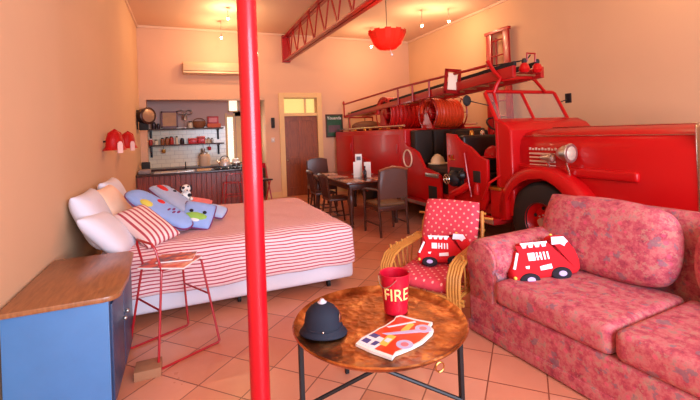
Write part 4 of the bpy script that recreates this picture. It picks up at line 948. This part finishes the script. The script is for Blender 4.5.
fp('dark_recess_block', MB().bb(xs0 - .004, xs0 + .05, 5.36, 5.6, .42, .66, .01), BLACK)  # solid black block added on the panel in place of an open recess
# running board
fp('running_board', MB().bb(xs0 - .12, xs0 + .2, 3.98, 6.3, .33, .40, .012), REDD); fp('running_board', MB().bb(xs1 - .2, xs1 + .12, 3.98, 6.3, .33, .40, .012), REDD)
fp('board_edge', MB().bb(xs0 - .128, xs0 - .118, 3.98, 6.3, .345, .395), STEEL)
# cowl and hood
hx0, hx1 = 3.84, 5.02
fp('cowl', MB().prism([(4.1, .45), (4.1, 1.64), (4.03, 1.66), (3.9, 1.60), (3.82, 1.52), (3.8, .45)], 3.70, 5.17, 'YZ', .03, seg=3), RED)
pr_ = [(hx0, .72), (hx0, 1.30), (hx0 + .03, 1.40), (hx0 + .12, 1.475), (hx0 + .3, 1.51), ((hx0 + hx1) / 2, 1.525), (hx1 - .3, 1.51), (hx1 - .12, 1.475), (hx1 - .03, 1.40), (hx1, 1.30), (hx1, .72)]
hd = fp('hood', MB().prism(pr_, 1.95, 3.86, 'XZ', .012), RED, ang=35)
obj('hinge_strip', MB().tube([(hx0 + .06, 1.97, 1.44), (hx0 + .06, 3.84, 1.44)], .007, 6).tube([((hx0 + hx1) / 2, 1.97, 1.53), ((hx0 + hx1) / 2, 3.84, 1.53)], .008, 6), CHROME, hd)
B = MB()
for z_ in (1.235, 1.19, 1.145, 1.10): B.bb(hx0 - .014, hx0, 3.30, 3.66, z_ - .010, z_ + .010, .003)
obj('louver_strips', B, mat('polished_trim', (236, 226, 210), .4, metal=.5), hd)
B = MB()
for k in range(9): B.bb(hx0 - .01, hx0, 3.64 - k * .045, 3.665 - k * .045, 1.275, 1.305 - (.008 if k % 2 else 0), .002)
obj('name_badge', B, mat('polished_trim', (236, 226, 210), .4), hd)
fp('radiator_shell', MB().bb(hx0 - .01, hx1 + .01, 1.86, 1.97, .55, 1.54, .05, 4), CHROME)
B = MB()
for k in range(22): x = hx0 + .1 + k * (hx1 - hx0 - .2) / 21; B.bb(x - .008, x + .008, 1.845, 1.87, .66, 1.44)
fp('grille_bars', B, BLKM)
fp('bumper', MB().bb(3.6, 5.3, 1.62, 1.7, .42, .56, .02).bb(4.0, 4.08, 1.7, 2.3, .44, .52).bb(4.8, 4.88, 1.7, 2.3, .44, .52), CHROME)
# front fenders (swept ring over the wheel)
fyc, fzc = 3.42, .47
for x0_, x1_ in ((xs0, 3.98), (4.90, 5.25)):
    n_ = 26; B = MB(); rows = []
    near = x0_ if x0_ < 4.2 else x1_; far = x1_ if x0_ < 4.2 else x0_
    secs = []
    for i in range(n_ + 1):
        u = i / n_; a_ = R(-8 + 196 * u)     # from rear low to front low
        ro, ri = .625, .485
        if u > .5: ro += .10 * (u - .5) * 2; ri += .02
        cy2 = fyc; 
        def P2(r, a): return (cy2 + r * math.cos(a), fzc + r * math.sin(a) * (1 if u < .5 else 1 - .12 * (u - .5)))
        o1 = P2(ro - .035, a_); o2 = P2(ro, a_); o3 = P2(ro + .012, a_); i1 = P2(ri, a_); i2 = P2(ri + .015, a_); o4 = P2(ro - .02, a_)
        sgn = 1 if near < far else -1
        secs.append([(near + sgn * .008, i1[0], i1[1]), (near, i2[0], i2[1]), (near, o1[0], o1[1]), (near + sgn * .04, o2[0], o2[1]), (near + sgn * .14, o3[0], o3[1]), (far, o4[0], o4[1]), (far, o1[0], o1[1] - .03), (near + sgn * .06, i2[0], i2[1])])
    vs = [v for s_ in secs for v in s_]; m8 = 8
    fs = [(i * m8 + k, i * m8 + (k + 1) % m8, (i + 1) * m8 + (k + 1) % m8, (i + 1) * m8 + k) for i in range(n_) for k in range(m8)] + [tuple(range(m8)), tuple(range(n_ * m8, n_ * m8 + m8))]
    B.add(vs, fs); fp('front_fender', B, RED, ang=50)
fp('inner_wing', MB().bb(3.9, 4.0, 2.7, 4.0, .6, 1.28), BLKM)
fp('fender_bridge', MB().bb(3.8, 3.98, 2.4, 3.9, 1.0, 1.10, .03, 3), RED)
# side step behind fender
fp('scuttle_step', MB().bb(xs0 + .0, xs0 + .15, 3.88, 4.16, .40, .78, .02), RED); fp('step_plate', MB().bb(xs0 - .03, xs0 + .14, 3.95, 4.18, .76, .80, .008), BRASS)
# wheels
def wheel(x, y, sgn):
    W = fp('wheel', MB().lathe([(.215, -.09), (.40, -.10), (.445, -.07), (.46, -.03), (.46, .03), (.445, .07), (.40, .10), (.215, .09)], 40, T3((x, y, .46)) @ RY(90), ring=True), BLACK)
    B = MB().lathe([(.001, -.03), (.10, -.035), (.12, -.01), (.17, .0), (.20, -.04), (.225, -.095), (.225, .06), (.001, .06)], 32, T3((x - .0 * sgn, y, .46)) @ (RY(90) if sgn > 0 else RY(-90)))
    obj('rim', B, RED, W)
    B = MB()
    for k in range(8): a_ = R(k * 45); B.ball((x - sgn * .045, y + .075 * math.cos(a_), .46 + .075 * math.sin(a_)), .011, 8, 5)
    B.lathe([(.045, -.09), (.05, -.03), (.05, .0)], 14, T3((x, y, .46)) @ (RY(90) if sgn > 0 else RY(-90)))
    obj('hub_cap', B, STEEL, W)
    B = MB()
    for k in range(6): a_ = R(k * 60 + 20); B.ball((x - sgn * .012, y + .15 * math.cos(a_), .46 + .15 * math.sin(a_)), (.012, .022, .022), 10, 6)
    obj('rim_holes', B, BLACK, W)
wheel(3.80, fyc, 1); wheel(5.10, fyc, -1); wheel(3.80, 8.2, 1); wheel(5.24, 8.2, -1)
fp('front_axle', MB().tube([(3.8, fyc, .46), (5.1, fyc, .46)], .04), BLKM); fp('rear_axle', MB().tube([(3.8, 8.2, .46), (5.24, 8.2, .46)], .05), BLKM)
fp('rear_mudguard', MB().prism(arc(8.2, .46, .56, 0, 180, 18) + arc(8.2, .46, .52, 180, 0, 18), xs0 - .05, xs0 + .02, 'YZ'), RED)
# headlamps
for x, y, z_, r, nm in ((3.72, 3.02, 1.26, .10, 'headlamp'), (3.74, 3.27, 1.20, .05, 'side_lamp')):
    hl = fp(nm, MB().lathe([(.004, -.16), (r * .45, -.13), (r * .8, -.07), (r, 0), (r * 1.04, .012), (r * .98, .02)], 24, T3((x, y, z_)) @ RZ(4) @ RX(90)), STEEL)
    obj('lens', MB().lathe([(r * .96, .005), (r * .7, .022), (.002, .03)], 24, T3((x, y, z_)) @ RZ(4) @ RX(90)), mat('lens_glass', (206, 190, 168), .12, metal=.3), hl)
    obj('bracket', MB().tube([(x, y + .05, z_ - r), (x + .05, y + .05, 1.02)], .014), CHROME, hl)
# windscreen (raked, split)
WB, WT, wy0, wy1, wx0, wx1 = 1.64, 2.045, 4.06, 4.28, 3.72, 4.99
Pw = lambda x, u: (x, wy0 + (wy1 - wy0) * u, WB + (WT - WB) * u)
B = MB().tube([Pw(wx0, 0), Pw(wx0, .95), Pw(wx0 + .03, 1), Pw(wx1 - .03, 1), Pw(wx1, .95), Pw(wx1, 0)], .026, 8).tube([Pw(wx0, 0.02), Pw(wx1, .02)], .022, 8)
ws = fp('windscreen_frame', B, RED)
xm = 4.36
obj('centre_post', MB().tube([Pw(xm, 1), Pw(xm + .0, 0)], .022, 8), RED, ws)
for a_, b_ in ((wx0, xm), (xm, wx1)):
    P_ = [Pw(a_ + .02, .03), Pw(b_ - .02, .03), Pw(b_ - .02, .97), Pw(a_ + .02, .97)]; nrm = Vector((0, .004, -.002))
    B = MB(); B.add([Vector(q) for q in P_] + [Vector(q) + nrm for q in P_], [(0, 1, 2, 3), (7, 6, 5, 4), (0, 4, 5, 1), (1, 5, 6, 2), (2, 6, 7, 3), (3, 7, 4, 0)])
    obj('glass_pane', B, GLASS, ws)
fp('windscreen_pillar', MB().tube([(3.72, 4.04, .8), (3.72, 4.06, 1.62)], .03), RED)
fp('steering_wheel', MB().tube([(4.02 + .17 * math.cos(R(q)), 4.38 + .1 * math.sin(R(q)), 1.60 + .10 * math.sin(R(q))) for q in range(0, 360, 20)], .013, 6, True).tube([(4.02, 4.38, 1.6), (4.02, 4.1, 1.2)], .018), BLKM)
mr = fp('round_mirror', MB().lathe([(.01, -.03), (.06, -.02), (.075, 0), (.07, .01)], 20, T3((3.46, 4.32, 1.93)) @ RZ(10) @ RX(-90)), BLACK)
obj('mirror_arm', MB().tube([(3.46, 4.31, 1.93), (3.74, 4.16, 1.84)], .007), BLKM, mr)
mr = fp('square_mirror', MB().box((5.16, 4.18, 1.95), (.03, .09, .14), .008), BLKM); obj('mirror_arm', MB().tube([(5.16, 4.2, 1.93), (5.03, 4.2, 1.9)], .007), BLKM, mr)
# gantry over windscreen
fp('ladder_gantry', MB().tube([(3.86, 4.26, 2.03), (3.90, 4.24, 2.14), (3.95, 4.22, 2.22), (3.92, 4.3, 2.32), (3.86, 4.36, 2.48)], .026).tube([(4.78, 4.24, 2.04), (4.55, 4.2, 2.2), (4.4, 4.16, 2.24), (3.95, 4.2, 2.2)], .022).tube([(3.8, 4.06, 1.5), (3.86, 4.26, 2.04)], .02), RED)
fp('rear_gantry', MB().tube([(3.9, 9.5, 1.6), (3.9, 9.5, 1.96), (4.55, 9.5, 1.96), (4.55, 9.5, 1.6)], .025).tube([(4.55, 6.7, 1.6), (4.55, 6.7, 2.08)], .025), REDD)
# ladder on top: y from 9.95 (rear) to 3.45 (front), slight rise to the front
lz = lambda y: 1.97 + (9.95 - y) * .040
ld = fp('main_ladder', None or MB().prism([(9.95, lz(9.95)), (9.95, lz(9.95) + .07), (4.0, lz(4.0) + .15), (4.0, lz(4.0))], 3.95, 4.01, 'YZ', .006).prism([(9.95, lz(9.95)), (9.95, lz(9.95) + .07), (4.0, lz(4.0) + .15), (4.0, lz(4.0))], 4.44, 4.50, 'YZ', .006), REDD)
y = 9.8
while y > 4.05: obj('rung', MB().tube([(3.98, y, lz(y) + .05), (4.46, y, lz(y) + .05)], .014, 6), mat('ash_rungs', (150, 92, 56), .5), ld); y -= .3
obj('extension_rails', MB().prism([(9.7, lz(9.7) + .075), (9.7, lz(9.7) + .13), (4.05, lz(4.05) + .22), (4.05, lz(4.05) + .155)], 4.02, 4.07, 'YZ', .005).prism([(9.7, lz(9.7) + .075), (9.7, lz(9.7) + .13), (4.05, lz(4.05) + .22), (4.05, lz(4.05) + .155)], 4.38, 4.43, 'YZ', .005), BLACK, ld)
hz = lambda y: 2.33 + (9.95 - y) * .022 + (.02 if 5 < y < 7 else 0)
B = MB().tube([(3.93, 9.95, 2.33), (3.93, 7, 2.42), (3.93, 4.45, 2.43)], .022, 8)
for y in (9.93, 7.0, 6.45, 5.9): B.tube([(3.93, y, lz(y)), (3.93, y, hz(y))], .018, 6)
B.ball((3.93, 9.95, 2.36), (.03, .03, .06)); obj('hand_rail', B, REDD, ld)
B = MB().tube([(4.05, 4.6, 2.44), (4.3, 4.1, 2.46), (4.32, 4.05, 2.52)], .01)
obj('hook_rod', B, BLKM, ld)
for x in (4.08, 4.30):
    hh_ = obj('end_pulley', MB().lathe([(.02, .07), (.05, .04), (.07, -.02), (.05, -.06), (.02, -.07)], 16, T3((x, 3.93, 2.32))), RED, ld)
    obj('pulley_cap', MB().lathe([(.03, .06), (.035, .09), (.02, .12)], 12, T3((x, 3.93, 2.32))), BLACK, hh_)
obj('end_loop', MB().tube([(4.13, 3.93, 2.40), (4.13, 3.93, 2.51), (4.27, 3.93, 2.51), (4.27, 3.93, 2.40)], .013, 6), REDD, ld)
# framed panel on ladder
fm = MB(); y0_ = 5.25
Mf = T3((3.90, 5.2, 2.31)) @ RZ(-22) @ RY(6)
for c_, d_ in (((-.105, 0, 0), (.045, .035, .38)), ((.105, 0, 0), (.045, .035, .38)), ((0, 0, .17), (.255, .035, .045)), ((0, 0, -.17), (.255, .035, .045))): fm.box(c_, d_, .003, Mf)
pf_ = obj('plate_frame', fm, mat('matt_dark_red', (140, 16, 16), .8, spec=.1), ld, smooth=False); obj('plate', MB().box((0, 0, 0), (.14, .01, .26), 0, Mf), mat('pale_plate', (226, 190, 160), .4), pf_)
# hose reels
def reel(xa, xb, y, z_, r, m_):
    H = fp('hose_reel', MB().lathe([(r * .5, xa), (r * .5, xb)], 20, T3((0, y, z_)) @ RY(90)), REDD)
    B = MB()
    nn = 9; pts = []
    for k in range(nn * 18 + 1):
        a_ = R(k * 20); xx = xa + .03 + (xb - xa - .06) * k / (nn * 18); rr = r + .012 * math.sin(k * .37)
        pts.append((xx, y + rr * math.cos(a_), z_ + rr * math.sin(a_)))
    B.tube(pts, (xb - xa) / nn * .52, 8)
    obj('hose_coil', B, m_, H)
    for xx in (xa, xb):
        B = MB().tube([(xx, y + (r + .06) * math.cos(R(q)), z_ + (r + .06) * math.sin(R(q))) for q in range(0, 360, 15)], .014, 6, True)
        for q in (0, 60, 120): B.tube([(xx, y + (r + .06) * math.cos(R(q)), z_ + (r + .06) * math.sin(R(q))), (xx, y - (r + .06) * math.cos(R(q)), z_ - (r + .06) * math.sin(R(q)))], .01, 6)
        obj('reel_flange', B, REDD, H)
    obj('reel_stand', MB().prism([(y - .2, 1.58), (y + .2, 1.58), (y + .03, z_), (y - .03, z_)], xa - .03, xa - .015, 'YZ').prism([(y - .2, 1.58), (y + .2, 1.58), (y + .03, z_), (y - .03, z_)], xb + .015, xb + .03, 'YZ').tube([(xa - .03, y, z_), (xb + .03, y, z_)], .02), REDD, H)
reel(3.98, 4.9, 7.75, 1.95, .30, HOSE); reel(4.15, 4.8, 6.3, 1.87, .24, LITHOSE)
# small fittings on the deck
for k in range(6): fp('deck_nozzle', MB().lathe([(.035, 1.6), (.04, 1.62), (.02, 1.65), (.015, 1.68)], 12, T3((3.8 + .05 * (k % 2), 8.9 - k * .42, 0))), BRASS)
fp('rolled_canvas', MB().ball((4.3, 9.3, 1.72), (.42, .25, .14)), mat('brown_canvas', (120, 78, 54), .8))
# helmets on the engine
def hat(loc, m_, lb, nm):
    h_ = root(nm, loc, R(20), lb, 'helmet')
    part('dome', MB().lathe([(.12, .0), (.115, .05), (.09, .1), (.05, .13), (.001, .14)], 24), m_, h_); part('brim', MB().lathe([(.11, -.004), (.165, -.012), (.165, .0), (.12, .012)], 24), m_, h_)
    part('crest', MB().prism([(-.1, .09), (-.05, .14), (0, .155), (.05, .14), (.1, .09), (0, .12)], -.008, .008, 'YZ'), m_, h_)
hat((3.93, 5.72, 1.0), mat('white_helmet', (238, 222, 184), .45), 'cream white helmet resting on the rear bench of the engine', 'fire_helmet')
hat((3.95, 4.42, 1.16), RED, 'red helmet resting on the driver bench of the engine', 'fire_helmet')
obj('folded_blanket', MB().bb(3.8, 4.1, 4.34, 4.52, .965, 1.145, .03, 3), BLACK, label='folded black blanket under the red helmet on the driver bench', cat='blanket')

# standing ladder frame against right wall
r_ = root('standing_red_ladder', (5.9, 6.4, 0), 0, 'tall red painted ladder frame standing against the right wall', 'ladder')
def lp(u, z_): # u -1..1 across, tapering up
    wdt = .31 - .075 * z_ / 3.6; return (5.96, 6.42 + u * wdt, z_)
for u in (-1, 1):
    a_, b_ = lp(u, 0), lp(u, 3.52); obj('stile', MB().prism([(a_[1] - .075, 0), (a_[1] + .075, 0), (b_[1] + .075, 3.52), (b_[1] - .075, 3.52)], 5.94, 5.99, 'YZ', .006), REDD, r_)
obj('top_cap', MB().bb(5.92, 6.0, 6.42 - .34, 6.42 + .34, 3.5, 3.56, .006), REDD, r_)
for k in range(11): z_ = .25 + k * .31; obj('rung', MB().tube([lp(-1, z_), lp(1, z_)], .018, 8), REDD, r_)
obj('centre_rod', MB().tube([lp(.15, .2), lp(.15, 3.4)], .015, 8), REDD, r_)
